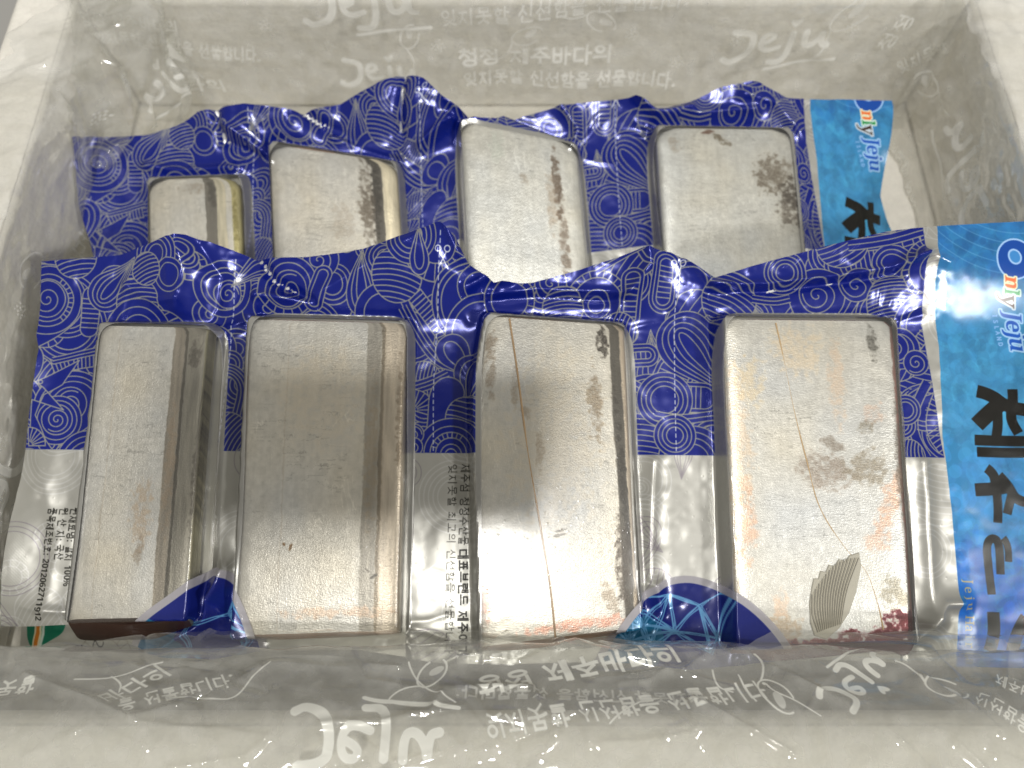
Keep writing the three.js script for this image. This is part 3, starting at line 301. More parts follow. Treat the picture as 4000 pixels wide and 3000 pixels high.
// ---------- vacuum packs ----------
function packFilm(name, pieces, o, parent) {
  const rays = [];
  const height = (x, y) => {
    let h = .8, dm = 1e9;
    for (const p of pieces) { const d = polyD(x, y, p.q) - 2.2; dm = Math.min(dm, d); const T = p.T + (p.e ?? .6), w = p.w ?? 3.4; const e = d <= 0 ? T : d < w ? T * Math.pow(1 - d / w, 1.6) : 0; h = Math.max(h, e); }
    const m = sm(0, 7, dm), up = sm(o.winTop - 8, o.winTop + 26, y);
    h += up * m * lin(o.lift, x) + m * (2.4 * lerp(1, .25, sm(185, 195, x)) * (fbm(x / 26, y / 26, o.seed) - .4) + 1.6 * lerp(1, .15, sm(180, 192, x)) * up * (ridge(x / 15, y / 13, o.seed + 3) - .5));
    for (const f of o.folds) { let q = 1e9; for (let k = 1; k < f.p.length; k++) q = Math.min(q, segD(x, y, f.p[k - 1], f.p[k])); if (q < 24) h += (.35 + .65 * m) * f.a * Math.exp(.9 / f.w - Math.hypot(q, .9) / f.w); }
    for (const f of rays) { let q = Math.min(segD(x, y, f.p[0], f.p[1]), segD(x, y, f.p[1], f.p[2])); if (q < 6) h += m * f.a * Math.exp(-Math.hypot(q, .8) / f.w); }
    return Math.max(h, .5) + (.04 + .07 * m) * (fbm(x / 6, y / 6, o.seed + 7) - .5);
  };
  sd = 17 + o.seed; for (const p of pieces) for (const c0 of p.q) { const gx = p.q.reduce((a, b) => a + b[0], 0) / p.q.length, gy = p.q.reduce((a, b) => a + b[1], 0) / p.q.length, a0 = Math.atan2((c0[1] - gy) * .6, c0[0] - gx); for (let k = 0; k < 4; k++) { const a = a0 + (rnd() - .5) * 2.2, l = 6 + 10 * rnd(), b = a + (rnd() - .5) * .5; rays.push({ p: [[c0[0] + 1.5 * Math.cos(a), c0[1] + 1.5 * Math.sin(a)], [c0[0] + l * Math.cos(a), c0[1] + l * Math.sin(a)], [c0[0] + l * Math.cos(a) + l * .6 * Math.cos(b), c0[1] + l * Math.sin(a) + l * .6 * Math.sin(b)]], a: (rnd() < .7 ? 1 : -.6) * (.8 + .9 * rnd()), w: .9 + .7 * rnd() }); } }
  const g = grid(540, 246, (s, t) => {
    const yt = lerp(PY0, PY1, t), x0 = lin(o.left, yt), x1 = lin(o.right, yt), x = lerp(x0, x1, s), y = lerp(lin(o.bottom, x), lin(o.top, x), t), curl = o.curl ? o.curl(x, y) : 0;
    return [x * MM, y * MM, (height(x, y) + curl) * MM, ...printUV(x + (o.gather ? o.gather(x) : 0), y + (o.gatherY ? o.gatherY(x) : 0))];
  });
  const f = mesh(name, g, M.film, parent);
  mesh('back_film', grid(220, 100, (s, t) => { const yt = lerp(PY0, PY1, t), x = lerp(lin(o.left, yt), lin(o.right, yt), s) * .998, y = lerp(lin(o.bottom, x), lin(o.top, x), t) * .998; return [x * MM, y * MM, ((o.curl ? o.curl(x, y) : 0) + Math.min(.2 + sm(o.winTop, o.winTop + 30, y) * Math.max(0, lin(o.lift, x) - 1.5), height(x, y) - .4)) * MM, s, t]; }), M.backFilm, parent);
  return f;
}
const place = (o, plane, x = 0, y = 0) => { o.rotation.set(plane.tilt, 0, plane.spin); o.position.set(x * MM, y * MM, 0).applyEuler(o.rotation).add(plane.at); };
const FRONT = { at: new THREE.Vector3(0, .1, 0), tilt: -74 * R, spin: 0 }, REAR = { at: new THREE.Vector3(-0.0141, 0.0700, -0.1208), tilt: -70 * R, spin: 0.0669 };
const frontPieces = [
  { q: [[-173.2,22.8],[-130.7,21.7],[-133.8,-95.8],[-179.0,-96.8]], T: 12, cut: .9 }, { q: [[-110.7,25.6],[-46.9,23.9],[-48.3,-101.3],[-111.6,-103.3]], T: 11, cut: .3 },
  { q: [[-9.6,27.2],[45.8,22.8],[50.9,-99.8],[-11.4,-107.9],[-14.9,-1.4]], T: 11, cut: .35 }, { q: [[91.6,25.6],[160.8,24.8],[161.9,-104.9],[92.6,-107.4]], T: 11, e: 2.2, cut: .5 },
];
const rearTops = [[[-177.8,16.8],[-135.8,15.6]], [[-105.4,31.9],[-42.1,17.4]], [[-13.6,36.6],[48.2,19.8]], [[93.5,26.7],[160.7,20.9]]];
const rearGather = rearTops.flatMap((e, i) => e.map((p, k) => [p[0], (WINDOWS[i][1 + k][1] - 2) - p[1]])).concat([[196, 13]]);
const rearPieces = rearTops.map((e, i) => { const w = WINDOWS[i]; return { q: [[w[1][0] + 2.2, e[0][1]], ...(i === 2 ? [[w[1][0] + 18, e[0][1] + 2.5]] : []), [w[2][0] - 2.2, e[1][1]], [w[4][0] - 2, -95], [w[7][0] + 1, -95]], T: 11 }; });
const fp = thing('vacuum_pack', 'blue and silver swirl patterned vacuum pack lying on top of the others', 'vacuum pack', 'vacuum packs of fish'); place(fp, FRONT);
const frontLift = [[-213.0,174.0],[-174.1,174.2],[-148.5,172.7],[-116.1,174.1],[-69.6,173.7],[-31.3,172.4],[-8.1,174.2],[23.2,174.0],[58.0,172.9],[88.2,174.2],[139.3,173.7],[169.5,173.5],[255.4,174.0]];
const LIFT = (a, l) => a.map((p, i) => [p[0], l[i]]);
packFilm('front_film', frontPieces, {
  seed: 2, winTop: 30, lift: LIFT(frontLift, [3, 2, 12, 3, 6, 15, 2, 4, 12, 2, 6, 8, 3]),
  top: [[-215.7,53.9],[-204.1,54.1],[-172.6,56.8],[-151.7,61.4],[-140.6,63.3],[-131.6,61.4],[-113.5,55.1],[-89.0,55.1],[-64.6,57.9],[-40.2,63.7],[-30.2,65.6],[-23.4,59.6],[-18.9,50.5],[-7.8,43.7],[8.9,44.2],[33.3,50.5],[55.7,56.8],[69.0,56.2],[80.0,50.5],[88.7,46.5],[105.6,51.6],[138.2,60.2],[163.1,66.0],[190.1,68.9],[223.8,71.4],[257.6,73.5]],
  bottom: [[-224.4,-102.5],[-207.3,-102.5],[-184.9,-101.5],[-168.7,-104.6],[-148.9,-113.9],[-125.4,-115.9],[-106.4,-112.3],[-63.9,-112.3],[-31.9,-116.9],[0.0,-118.0],[42.5,-116.9],[74.3,-120.0],[116.9,-115.9],[148.8,-116.9],[180.5,-118.5],[244.1,-120.0]],
  left: [[-214.6,-118.0],[-213.6,-97.3],[-212.1,-55.0],[-210.1,-27.9],[-207.6,-0.2],[-206.3,28.0],[-208.2,37.2],[-207.5,56.3],[-207.7,68.5]].map((p) => [p[1], p[0]]), right: [[PY0, 229], [PY1, 229]],
  folds: [
    { p: [[-111.9,55.7],[-104.8,45.3],[-84.4,34.5]], a: -5, w: 2.2 }, { p: [[-111.2,38.5],[-96.7,36.8],[-84.4,35.1]], a: 4, w: 2 }, { p: [[-84.5,38.5],[-55.9,54.5],[-30.3,66.6]], a: 4, w: 6 }, { p: [[-29.2,67.2],[-22.4,53.4],[-4.5,45.3]], a: 6, w: 2.4 }, { p: [[-20.0,40.8],[-8.9,46.5],[-1.1,45.3]], a: 4, w: 1.6 },
    { p: [[-12.2,38.5],[11.1,41.0],[50.1,38.7]], a: 3.5, w: 1.4 }, { p: [[-10.0,36.8],[11.1,38.5],[51.1,36.8]], a: -4, w: 2 }, { p: [[51.2,38.5],[59.2,49.9],[58.2,57.4]], a: 5, w: 3 }, { p: [[76.1,53.4],[88.1,44.2],[94.7,42.5]], a: 4, w: 1.8 }, { p: [[88.0,42.8],[111.4,43.3],[150.7,47.6],[165.3,49.9],[179.1,55.7]], a: 4.2, w: 1.3 }, { p: [[88.0,40.8],[111.4,41.3],[150.6,45.3],[167.5,48.5]], a: -4, w: 2.2 },
    { p: [[174.6,54.5],[181.3,55.7],[190.1,52.2]], a: 2, w: 1.8 }, { p: [[-143.6,62.6],[-140.7,48.8],[-145.4,32.8]], a: 4, w: 4 }, { p: [[-136.8,60.3],[-127.2,46.5],[-130.7,27.2]], a: -3, w: 3 }, { p: [[-169.4,43.0],[-155.6,36.2],[-144.5,36.2]], a: 2, w: 1.6 }, { p: [[-120.3,-79.0],[-124.1,-89.4],[-126.8,-98.7],[-143.1,-109.9]], a: 9, w: 3 }, { p: [[-124.1,-89.4],[-116.1,-100.7],[-109.4,-109.9]], a: 5, w: 2.5 }, { p: [[-47.7,-29.2],[-45.5,-65.4],[-46.5,-100.7]], a: 2.2, w: 1.5 },
    { p: [[60.5,-85.3],[62.4,-96.6],[50.6,-105.8]], a: 3, w: 1.6 }, { p: [[173.2,-100.7],[180.1,-92.5],[188.5,-92.5]], a: 4, w: 2 }, { p: [[157.9,-108.9],[168.5,-106.9],[177.5,-98.7]], a: 3, w: 1.6 }, { p: [[176.0,-33.5],[175.5,-65.4],[175.0,-96.6]], a: 3.5, w: 4 }, { p: [[-207.7,-22.7],[-192.6,-65.4],[-195.6,-96.6]], a: 1.2, w: 6 }, { p: [[60.7,-33.5],[59.1,-54.9],[57.4,-84.2]], a: 3.4, w: 4 },
  ],
  curl: (x, y) => 2.5 * Math.sin(y / 13 + 1) * sm(-196, -212, x),
}, fp);
const rp = thing('vacuum_pack_001', 'blue and silver vacuum pack lying behind and below the front pack, its lower half covered', 'vacuum pack', 'vacuum packs of fish'); place(rp, REAR);
packFilm('front_film', rearPieces, {
  seed: 40, winTop: 32, lift: LIFT([[-210.7,117.0],[-155.2,113.3],[-141.6,112.4],[-94.2,109.2],[-73.9,107.9],[-36.0,105.3],[-14.3,103.9],[7.4,102.4],[54.8,99.3],[85.9,97.2],[99.5,96.3],[142.8,93.4],[169.9,91.5],[210.5,88.8]], [3, 3, 9, 10, 4, 15, 12, 2, 5, 9, 3, 12, 4, 2]),
  top: [[-218.7,45.4],[-209.3,45.0],[-177.0,44.6],[-160.7,48.4],[-148.4,53.7],[-122.7,55.2],[-109.3,52.5],[-93.2,50.0],[-72.8,54.2],[-49.4,61.6],[-37.1,64.2],[-27.8,60.8],[-17.7,49.8],[-2.2,39.1],[8.6,38.1],[27.8,42.6],[51.0,45.9],[82.0,45.6],[93.7,39.6],[110.1,41.9],[128.2,48.3],[147.3,49.1],[162.9,41.8],[185.8,40.0],[207.4,39.6],[233.0,38.2]],
  bottom: [[-230, -112], [240, -112]], left: [[PY0, -210], [-60, -212], [-20, -206], [[-209.7,4.9]][0].slice().reverse(), [[-214.8,31.4]][0].slice().reverse(), [[-215.6,46.7]][0].slice().reverse()], right: [[PY0, 226], [-30, 224], [10, 214], [30, 216], [75, 222]],
  folds: [{ p: [[-138.4,53.2],[-136.3,39.2],[-112.7,25.3]], a: -6, w: 2.4 }, { p: [[-137.3,47.6],[-113.8,29.5],[-110.0,23.7]], a: 5, w: 2 }, { p: [[-93.8,50.2],[-65.0,31.7],[-47.9,23.7]], a: -6, w: 2.6 }, { p: [[-37.3,65.2],[-40.9,49.4],[-43.1,35.8]], a: -6, w: 3 }, { p: [[-78.3,36.7],[-51.8,26.7],[-43.8,24.8]], a: 5, w: 2 }, { p: [[-32.6,29.5],[-19.9,38.3],[-10.3,40.5]], a: 6, w: 2.4 }, { p: [[-17.9,49.3],[-2.2,39.9]], a: 3, w: 2 }, { p: [[41.7,46.7],[51.5,32.2],[46.7,21.5]], a: 4, w: 2 }, { p: [[82.4,46.4],[92.6,37.7],[111.8,39.2]], a: 5, w: 2 }, { p: [[95.2,36.2],[114.2,36.3],[145.4,35.6]], a: 3, w: 2 }, { p: [[-178.7,28.3],[-160.0,24.3],[-133.0,23.9]], a: 4, w: 2.4 }, { p: [[139.2,42.9],[156.6,39.0],[168.9,24.3]], a: 3, w: 3 }],
  curl: (x, y) => 3 * sm(-190, -214, x) - 7 * sm(190, 226, x) + 7 * Math.sin(y / 15) * sm(198, 226, x), gather: (x) => 11 * sm(150, 190, x), gatherY: (x) => lin(rearGather, x),
}, rp);

// ---------- fish pieces ----------
const skinBump = dataTex(512, 512, (u, v) => { const a = 255 * (.35 * vn(u * 160, v * 64, 3) + .45 * vn(u * 48, v * 180, 4) + .2 * hash(u * 512 | 0, v * 512 | 0, 9)); return [a, a, a]; }, false, true);
function skin(seed, base, bands, spots) {
  return dataTex(320, 640, (u, v) => {
    const n = fbm(u * 46, v * 9, seed, 4), g = fbm(u * 34, v * 68, seed + 5, 4), gr = vn(u * 150, v * 300, seed + 8), hi = hash(u * 320 | 0, v * 640 | 0, seed), big = fbm(u * 3.2, v * 5, seed + 9, 3);
    let c = base.map((b, i) => b * (.88 + .08 * n + .14 * g) + (hi - .5) * 8 + [6, 2, -6][i] * (big - .5) * 2);
    const crack = sm(.955, 1, 1 - Math.abs(2 * fbm(u * 9 + 2 * g, v * 52, seed + 21, 2) - 1)) * sm(.45, .7, fbm(u * 5, v * 8, seed + 25, 2)), scuff = sm(.965, 1, 1 - Math.abs(2 * fbm(u * 30 + v * 9, v * 10, seed + 31, 2) - 1)) * sm(.5, .7, fbm(u * 6, v * 9, seed + 35, 2)); c = c.map((q) => q * (1 - .2 * crack + .12 * scuff));
    const mix = (col, k) => { c = c.map((q, i) => lerp(q, col[i], k)); };
    for (const b of bands) { const e = .018 * (n - .5) + .012 * (g - .5), k = sm(b.u0 + e, b.u0 + .012 + e, u) * sm(b.u1 + e + .012, b.u1 + e, u); mix(b.c.map((q) => q * (.8 + .4 * n)), k * b.k); }
    for (const s of spots) { const ca = Math.cos(s.r ?? 0), sa = Math.sin(s.r ?? 0), dx = u - s.x, dy = (v - s.y) * 2, a = (dx * ca + dy * sa) / s.a, b = (-dx * sa + dy * ca) / s.b, d = a * a + b * b; if (d < 1.7) { const k = sm(.36, .74, (1.15 - d) * .42 + g * .9 - .2 + .16 * (n - .5)) * (.92 + .6 * (gr - .5)); mix(s.c, clamp(k * s.k)); } }
    return c;
  }, true);
}
const fleshMat = (c) => new THREE.MeshPhysicalMaterial({ color: c, roughness: .35, clearcoat: .4 });
function fish(num, plane, p, label, mat, flesh, rear) {
  const g0 = p.q.reduce((a, b) => [a[0] + b[0] / p.q.length, a[1] + b[1] / p.q.length], [0, 0]), q = p.q.map((v) => [v[0] + Math.sign(v[0] - g0[0]) * 2.2, v[1] + Math.sign(v[1] - g0[1]) * .8]), cx = q.reduce((a, b) => a + b[0], 0) / q.length, cy = q.reduce((a, b) => a + b[1], 0) / q.length, o = thing('fish_piece' + num, label, 'fish', rear ? 'fish pieces in the rear pack' : 'fish pieces in the front pack');
  place(o, plane, cx, cy);
  const ys = q.map((v) => v[1]), y0 = Math.min(...ys), y1 = Math.max(...ys);
  const span = (y) => { const xs = []; for (let i = 0, j = q.length - 1; i < q.length; j = i++) { const a = q[j], b = q[i]; if ((a[1] <= y) !== (b[1] <= y)) xs.push(a[0] + (b[0] - a[0]) * (y - a[1]) / (b[1] - a[1])); } return xs.length > 1 ? [Math.min(...xs), Math.max(...xs)] : null; };
  const endAt = (x, top) => { let e = top ? -1e9 : 1e9; for (let i = 0, j = q.length - 1; i < q.length; j = i++) { const a = q[j], b = q[i]; if ((a[0] <= x) !== (b[0] <= x)) { const y = a[1] + (b[1] - a[1]) * (x - a[0]) / (b[0] - a[0]); e = top ? Math.max(e, y) : Math.min(e, y); } } return e; };
  const N = 56, K = 48, T = p.T, sect = (a) => { const t = a * 6.28318, c = Math.cos(t), s = Math.sin(t), pw = (v, e) => Math.sign(v) * Math.pow(Math.abs(v), e); return [.5 + .5 * pw(c, .17), .5 + .5 * pw(s, .34)]; };
  const topMin = Math.min(...ys.filter((v) => v > y1 - 22)), botMax = Math.max(...ys.filter((v) => v < y0 + 22));
  const mid = (y) => { const s = span(clamp(y, botMax + .3, topMin - .3)); return s ?? [cx - 20, cx + 20]; };
  const point = (a, b) => { const [fx, fz] = sect(a), ym = lerp(y0, y1, b), s0 = mid(ym), rr = rear ? 8 : 2.5, ee = Math.min((1 - b) * (y1 - y0), rr), ins = rr - Math.sqrt(rr * rr - (rr - ee) ** 2); s0[0] += ins; s0[1] -= ins; const x = lerp(s0[0], s0[1], fx), xe = clamp(x, s0[0] + .5, s0[1] - .5); let lo = endAt(xe, false), hi = endAt(xe, true); if (!(lo < hi)) { lo = y0; hi = y1; } lo -= (p.cut ?? 0) * T * (1 - fz); const y = lerp(lo, hi, b), ed = 1 - .05 * Math.pow(Math.abs(2 * b - 1), 8); return [x - cx, y - cy, .4 + T * fz * ed + .5 * (fbm(x / 9, y / 14, 77) - .5) * fz, fx, b]; };
  mesh('skin', grid(K, N, (a, b) => { const r = point(a, b); return [r[0] * MM, r[1] * MM, r[2] * MM, r[3], r[4]]; }), mat, o);
  for (const e of [0, 1]) { const sh = []; for (let i = 0; i < K; i++) sh.push(point(i / K, e)); const mx = sh.reduce((m, v) => m + v[0], 0) / K, my = sh.reduce((m, v) => m + v[1], 0) / K, mz = sh.reduce((m, v) => m + v[2], 0) / K;
    mesh('cut_face', grid(K, 4, (a, t) => { const r = point(a, e); return [lerp(r[0], mx, t) * MM, (lerp(r[1], lerp(r[1], my, .6), t) + (e ? 1 : -1) * .8 * Math.sin(t * 3.1)) * MM, lerp(r[2], mz, t) * MM, a, t]; }), flesh, o); }
  return { o, cx, cy };
}
const skinMat = (map) => { const b = skinBump.clone(); b.repeat.set(1.6, 3); return new THREE.MeshPhysicalMaterial({ map, metalness: .58, roughness: .38, bumpMap: b, bumpScale: .00008, side: THREE.DoubleSide }); };
const SV = [202, 200, 195], DK = [66, 62, 56], BR = [126, 112, 96], PK = [208, 174, 154];
const darkRed = fleshMat(new THREE.Color('#35211a')), tanFlesh = fleshMat(new THREE.Color('#b08a70')), wine = fleshMat(new THREE.Color('#6a1020'));
const SK = [
  skin(3, SV, [{ u0: .2, u1: .203, c: [150, 132, 110], k: .5 }, { u0: .69, u1: .79, c: [128, 120, 108], k: .8 }, { u0: .79, u1: .82, c: [66, 62, 54], k: .85 }, { u0: .82, u1: .97, c: [122, 119, 110], k: .85 }, { u0: .97, u1: 1.1, c: [134, 130, 104], k: .8 }], [{ x: .55, y: .35, a: .12, b: .3, c: [170, 146, 120], k: .5 }, { x: .55, y: .22, a: .05, b: .12, c: BR, k: .5 }, { x: .9, y: .9, a: .08, b: .12, c: DK, k: .7 }, { x: .98, y: .45, a: .05, b: .5, c: DK, k: .6 }, { x: .75, y: .5, a: .06, b: .5, c: [150, 128, 104], k: .4 }]),
  skin(13, SV, [{ u0: -.1, u1: .012, c: [150, 112, 98], k: .7 }, { u0: .26, u1: .262, c: [150, 130, 108], k: .5 }, { u0: .75, u1: .845, c: [136, 131, 122], k: .65 }, { u0: .84, u1: .865, c: [96, 84, 66], k: .7 }, { u0: .86, u1: 1.1, c: [182, 170, 154], k: .8 }], [{ x: .8, y: .55, a: .05, b: .6, c: [150, 134, 110], k: .45 }, { x: .97, y: .7, a: .03, b: .5, c: [110, 96, 78], k: .6 }, { x: .33, y: .265, a: .012, b: .03, c: [112, 84, 54], k: 1, r: -.3 }, { x: .29, y: .275, a: .012, b: .018, c: [112, 84, 54], k: 1, r: .6 }, { x: .84, y: .17, a: .03, b: .012, c: DK, k: .9, r: .6 }, { x: .8, y: .19, a: .03, b: .01, c: DK, k: .8, r: -.8 }, { x: .5, y: .75, a: .3, b: .4, c: [196, 184, 164], k: .35 }, { x: .62, y: .06, a: .4, b: .05, c: [190, 150, 120], k: .4 }]),
  skin(23, SV, [{ u0: .885, u1: .95, c: [60, 56, 50], k: .8 }, { u0: .95, u1: 1.1, c: [190, 172, 150], k: .7 }], [{ x: .08, y: .9, a: .05, b: .12, c: BR, k: .7 }, { x: .12, y: .8, a: .04, b: .14, c: BR, k: .6 }, { x: .27, y: .78, a: .03, b: .18, c: BR, k: .5 }, { x: .33, y: .7, a: .04, b: .06, c: BR, k: .6 }, { x: .42, y: .58, a: .04, b: .16, c: BR, k: .55 }, { x: .84, y: .94, a: .05, b: .12, c: [48, 42, 36], k: .9 }, { x: .78, y: .72, a: .06, b: .3, c: [118, 102, 82], k: .7 }, { x: .93, y: .45, a: .035, b: .7, c: [52, 48, 42], k: .92, r: .04 }, { x: .9, y: .2, a: .06, b: .36, c: [70, 62, 54], k: .8 }, { x: .8, y: .1, a: .05, b: .12, c: BR, k: .6, r: .3 }, { x: .5, y: .31, a: .07, b: .012, c: DK, k: .8, r: .15 }, { x: .52, y: .325, a: .06, b: .01, c: DK, k: .8, r: .2 }, { x: .3, y: .2, a: .03, b: .06, c: BR, k: .4 }, { x: .5, y: .6, a: .4, b: .7, c: [190, 178, 158], k: .35 }, { x: .62, y: .03, a: .4, b: .05, c: [206, 142, 120], k: .7 }, { x: .05, y: .15, a: .05, b: .2, c: [186, 128, 104], k: .6 }]),
  skin(33, [208, 208, 206], [{ u0: .965, u1: 1.1, c: [130, 84, 74], k: .8 }], [{ x: .06, y: .55, a: .1, b: .75, c: [214, 192, 168], k: .6 }, { x: .14, y: .8, a: .1, b: .2, c: [220, 204, 176], k: .7 }, { x: .1, y: .36, a: .06, b: .3, c: [208, 170, 148], k: .6 }, { x: .42, y: .9, a: .18, b: .2, c: [224, 208, 184], k: .7 }, { x: .64, y: .8, a: .06, b: .4, c: [214, 190, 168], k: .6 }, { x: .86, y: .93, a: .04, b: .14, c: [76, 74, 68], k: .7 }, { x: .55, y: .52, a: .2, b: .14, c: [146, 134, 124], k: .75, r: -.2 }, { x: .78, y: .53, a: .14, b: .14, c: [138, 128, 112], k: .7, r: .5 }, { x: .6, y: .6, a: .1, b: .05, c: [130, 120, 110], k: .7, r: -.7 }, { x: .8, y: .66, a: .1, b: .05, c: [120, 112, 96], k: .6, r: .5 }, { x: .9, y: .42, a: .07, b: .26, c: PK, k: .85, r: -.35 }, { x: .84, y: .7, a: .08, b: .1, c: PK, k: .5 }, { x: .82, y: .3, a: .1, b: .08, c: PK, k: .6 }, { x: .97, y: .55, a: .03, b: .5, c: [96, 88, 80], k: .6 }, { x: .26, y: .04, a: .16, b: .1, c: [170, 150, 128], k: .7 }, { x: .25, y: .12, a: .06, b: .1, c: [214, 184, 160], k: .6 }, { x: .9, y: .14, a: .1, b: .14, c: [120, 112, 92], k: .6 }, { x: .78, y: 0, a: .3, b: .09, c: [88, 14, 26], k: 1.5 }, { x: .95, y: .04, a: .16, b: .12, c: [84, 10, 24], k: 1.5 }, { x: .5, y: .0, a: .4, b: .03, c: [120, 30, 36], k: .9 }, { x: .02, y: .2, a: .03, b: .3, c: [150, 136, 116], k: .5 }]),
];
const f1 = fish('', FRONT, frontPieces[0], 'narrow silver fish piece with brown and olive side beside black small print', skinMat(SK[0]), darkRed);
const f2 = fish('_001', FRONT, frontPieces[1], 'broad silver fish piece with two small brown nicks beside the lettered strip', skinMat(SK[1]), tanFlesh);
const f3 = fish('_002', FRONT, frontPieces[2], 'silver fish piece with a black speckled edge, brown smudges and brown lateral line', skinMat(SK[2]), tanFlesh);
const f4 = fish('_003', FRONT, frontPieces[3], 'silver and peach fish piece with grey fin and dark red blood', skinMat(SK[3]), wine);
const rs = [
  skin(53, SV, [{ u0: .62, u1: .74, c: [92, 88, 80], k: .8 }, { u0: .74, u1: .84, c: [190, 182, 156], k: .7 }, { u0: .9, u1: 1.1, c: [150, 142, 88], k: .8 }], [{ x: .7, y: .93, a: .06, b: .2, c: DK, k: .7 }, { x: .94, y: .8, a: .04, b: .3, c: [104, 96, 44], k: .7 }, { x: .5, y: .95, a: .2, b: .06, c: BR, k: .4 }]),
  skin(63, SV, [{ u0: .8, u1: .87, c: [52, 48, 42], k: .8 }, { u0: .87, u1: 1.1, c: [206, 196, 170], k: .8 }], [{ x: .76, y: .8, a: .08, b: .5, c: [84, 76, 66], k: .7 }, { x: .82, y: .85, a: .05, b: .5, c: [46, 42, 36], k: .95 }, { x: .74, y: .78, a: .09, b: .2, c: [96, 86, 74], k: .6 }, { x: .55, y: .7, a: .12, b: .2, c: BR, k: .3 }]),
  skin(73, [204, 205, 203], [], [{ x: .82, y: .55, a: .05, b: .5, c: [100, 84, 70], k: .7 }, { x: .8, y: .8, a: .045, b: .4, c: [92, 76, 62], k: .85 }, { x: .74, y: .7, a: .06, b: .3, c: [140, 122, 104], k: .5 }, { x: .52, y: .78, a: .05, b: .06, c: BR, k: .5 }, { x: .3, y: .9, a: .08, b: .2, c: [190, 196, 190], k: .6 }]),
  skin(83, [204, 205, 203], [], [{ x: .84, y: .8, a: .2, b: .2, c: [104, 94, 80], k: .8, r: .3 }, { x: .92, y: .66, a: .12, b: .24, c: [84, 76, 66], k: .8 }, { x: .95, y: .72, a: .08, b: .2, c: [70, 62, 54], k: .85 }, { x: .12, y: .93, a: .06, b: .08, c: BR, k: .4 }, { x: .36, y: .985, a: .06, b: .03, c: [90, 56, 40], k: .8 }, { x: .46, y: .955, a: .1, b: .035, c: [112, 102, 84], k: .9, r: -.7 }]),
];
['narrow silver fish piece with an olive edge in the half covered pack', 'silver fish piece with a bold black streak beside a cream strip', 'pale fish piece with a broken brown streak and peaked top', 'pale fish piece with grey brown smudge in the half covered pack'].forEach((l, i) => fish('_00' + (4 + i), REAR, rearPieces[i], l, skinMat(rs[i]), tanFlesh, true));
// lateral lines, fins and blood
const line = (f, pts, r, z, m) => { const cv = new THREE.CatmullRomCurve3(pts.map((p) => new THREE.Vector3((p[0] - f.cx) * MM, (p[1] - f.cy) * MM, z * MM))); mesh('lateral_line', new THREE.TubeGeometry(cv, 60, r * MM, 6), m, f.o); };
const cord = new THREE.MeshStandardMaterial({ color: '#c0a276', roughness: .5 }), cord2 = new THREE.MeshStandardMaterial({ color: '#a98a62', roughness: .5 });
line(f4, [[112.3,24.8],[114.9,9.6],[118.3,-12.2],[122.7,-33.6],[127.1,-52.6],[136.8,-69.2],[144.7,-78.5],[149.1,-92.7],[150.6,-101.8]], .36, 11.15, cord);
line(f3, [[-1.1,26.7],[2.2,4.1],[6.4,-28.3],[11.6,-59.9],[15.7,-85.6],[17.6,-104.9]], .5, 11.1, cord2);
{ const q = [[142.1,-71.3],[142.6,-76.4],[140.0,-86.6],[136.7,-94.8],[132.5,-100.8],[127.1,-105.1],[122.7,-104.0],[121.3,-98.8],[121.1,-91.7],[122.3,-85.6],[123.3,-81.7],[125.2,-81.7],[126.2,-78.7],[128.3,-79.1],[129.7,-76.2],[132.0,-76.8],[134.0,-73.9],[136.5,-74.8],[138.3,-72.5]], sh = new THREE.Shape(q.map((p) => new THREE.Vector2((p[0] - f4.cx) * MM, (p[1] - f4.cy) * MM)));
  const fin = mesh('pectoral_fin', new THREE.ExtrudeGeometry(sh, { depth: .0006, bevelEnabled: true, bevelSize: .0003, bevelThickness: .0003, bevelSegments: 1 }), new THREE.MeshStandardMaterial({ color: '#b4b1a6', roughness: .45 }), f4.o); fin.position.z = .0110;
  const tip = [q[0][0] - 1, q[0][1] - 2]; for (let i = 0; i < 27; i++) { const t = i / 26, rb = [[123.6,-102.6],[133.1,-99.4]], re = [[122.0,-87.7],[141.8,-73.3]], b = [lerp(rb[0][0], rb[1][0], t), lerp(rb[0][1], rb[1][1], t)], e = [lerp(re[0][0], re[1][0], t), lerp(re[0][1], re[1][1], t) + 4.5 * Math.sin(t * 3.1)]; const g = new THREE.TubeGeometry(new THREE.CatmullRomCurve3([b, [(b[0] + e[0]) / 2 - 1.2, (b[1] + e[1]) / 2], e].map((p) => new THREE.Vector3((p[0] - f4.cx) * MM, (p[1] - f4.cy) * MM, .00105))), 10, .00017, 4); mesh('fin_ray', g, finRay(i), fin); } }
function finRay(i) { finRay.m ??= [new THREE.MeshStandardMaterial({ color: '#87837a', roughness: .6 }), new THREE.MeshStandardMaterial({ color: '#cdc8b8', roughness: .6 })]; return finRay.m[i % 2]; }

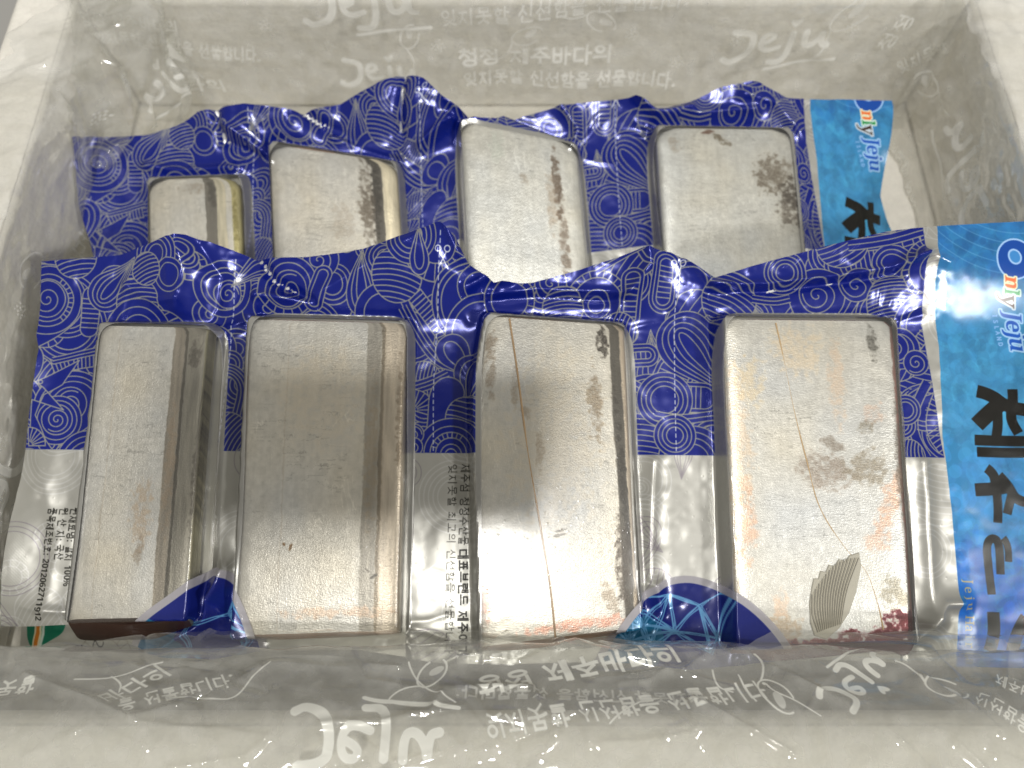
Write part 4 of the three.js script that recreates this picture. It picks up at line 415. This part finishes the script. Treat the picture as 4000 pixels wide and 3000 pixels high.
{ const q = [[95.4,-107.3],[99.7,-104.2],[116.7,-105.0],[133.6,-106.2],[148.6,-102.6],[152.0,-99.0],[161.8,-95.4],[165.1,-98.0],[165.1,-104.2],[163.0,-110.3],[159.7,-112.4],[156.7,-109.3],[137.6,-111.4],[116.3,-113.4],[101.5,-114.4]], sh = new THREE.Shape(); q.forEach((p, i) => { const n = q[(i + 1) % q.length], m = [(p[0] + n[0]) / 2 - f4.cx, (p[1] + n[1]) / 2 - f4.cy]; if (!i) { const z = q[q.length - 1]; sh.moveTo(((p[0] + z[0]) / 2 - f4.cx) * MM, ((p[1] + z[1]) / 2 - f4.cy) * MM); } sh.quadraticCurveTo((p[0] - f4.cx) * MM, (p[1] - f4.cy) * MM, m[0] * MM, m[1] * MM); });
  mesh('blood', new THREE.ExtrudeGeometry(sh, { depth: .003, bevelEnabled: true, bevelSize: .0012, bevelThickness: .0015, bevelSegments: 3 }), new THREE.MeshPhysicalMaterial({ color: '#4a0610', roughness: .25 }), f4.o).position.z = .0035; }
// pack underneath the front one
{ const up = thing('vacuum_pack_002', 'silver vacuum pack with green mark and blue stamp underneath the top pack', 'vacuum pack', 'vacuum packs of fish'); place(up, { at: new THREE.Vector3(0, .1, 0).addScaledVector(new THREE.Vector3(0, .9613, .2756), -.022), tilt: -74 * R, spin: 0 });
  const c = mmCanvas(1024, 512, -225, 15, -140, -20); c.fillStyle = '#bab9b2'; path(c, [[-225, -140], [15, -140], [15, -20], [-225, -20]], true); c.fill();
  c.globalAlpha = .6; sd = 77; scatter(motifs(c, null, '#8d877c', .45), 160); c.globalAlpha = 1;
  rounded(c, [[-216.2,-105.3],[-215.5,-111.9],[-210.6,-116.3],[-205.2,-113.0],[-195.4,-107.5],[-195.8,-100.9],[-216.3,-100.9]], 5); c.fillStyle = '#0f7a5f'; c.fill(); c.save(); c.clip(); brush(c, [[-208.8,-103.1],[-209.8,-115.2]], 4, '#e8e2c0'); brush(c, [[-208.8,-103.1],[-209.8,-115.2]], 2, '#d9822a'); brush(c, [[-205.9,-103.1],[-207.3,-115.2]], 1.2, '#d8e6dc'); c.restore();
  c.strokeStyle = '#2a4a9a'; c.lineWidth = .8; rounded(c, [[-222.4,-123.9],[-221.1,-119.0],[-216.1,-118.3],[-207.4,-121.2],[-205.8,-127.2],[-221.0,-128.3]], 3); c.stroke(); lettering(c, '해썹', [-220.0,-122.9], [-208.9,-123.4], 4, .14, '#2a4a9a');
  lettering(c, '2012', [-179.3,-109.7], [-183.6,-131.5], 6, .1, '#1a1a18'); lettering(c, '중량', [-187.7,-112.5], [-189.3,-121.8], 4.4, .11, '#1a1a18');
  const m = new THREE.MeshPhysicalMaterial({ map: tex(c.canvas, true), roughness: .28, metalness: .35, side: THREE.DoubleSide });
  mesh('front_film', grid(200, 80, (a, b) => { const x = lerp(-219, 222, a), y = lerp(-121 + 3 * Math.sin(x / 20), 40, b), e = Math.min(sm(-219, -208, x), sm(222, 210, x), sm(-122, -114, y)); return [x * MM, y * MM, (1 + 9 * e * (.6 + .4 * Math.sin(x / 30)) + 3 * e * ridge(x / 16, y / 12, 91)) * MM, (x + 225) / 240, (y + 140) / 120]; }), m, up);
  mesh('back_film', grid(40, 20, (a, b) => [lerp(-.219, .222, a), lerp(-.120, .040, b), .0002, a, b]), M.backFilm, up); }
// the phone that takes the picture: its shade falls on the left half of the packs
{ const ph = thing('phone', 'dark phone held above the foam box to photograph the packs', 'phone'), dark = new THREE.MeshPhysicalMaterial({ color: '#15171a', roughness: .4 }); ph.position.copy(camera.position); ph.rotation.x = camera.rotation.x;
  mesh('body', new RoundedBoxGeometry(.162, .076, .0085, 4, .004), dark, ph).position.set(-.066, -.012, .0105);
  mesh('camera_island', new RoundedBoxGeometry(.026, .05, .003, 2, .001), dark, ph).position.set(0, -.012, .0052); }

// ---------- lamp ----------
LAMPS.forEach(([at, , lampW, lampH], i) => {
  const lamp = thing(i ? 'ceiling_lamp_001' : 'ceiling_lamp', i ? 'rectangular white ceiling lamp to the right of the foam box' : 'rectangular white ceiling lamp straight above the foam box', 'lamp', 'ceiling lamps'); lamp.position.copy(at); lamp.lookAt(lampTo);
  mesh('housing', new RoundedBoxGeometry(lampW + .03, lampH + .03, .03, 2, .005), new THREE.MeshStandardMaterial({ color: '#e4e4e0', roughness: .6 }), lamp).position.z = -.022;
  mesh('diffuser', new THREE.BoxGeometry(lampW, lampH, .004), new THREE.MeshStandardMaterial({ color: '#ffffff', emissive: '#fff6ea', emissiveIntensity: 1.2 }), lamp).position.z = -.004;
});
renderer.render(scene, camera);
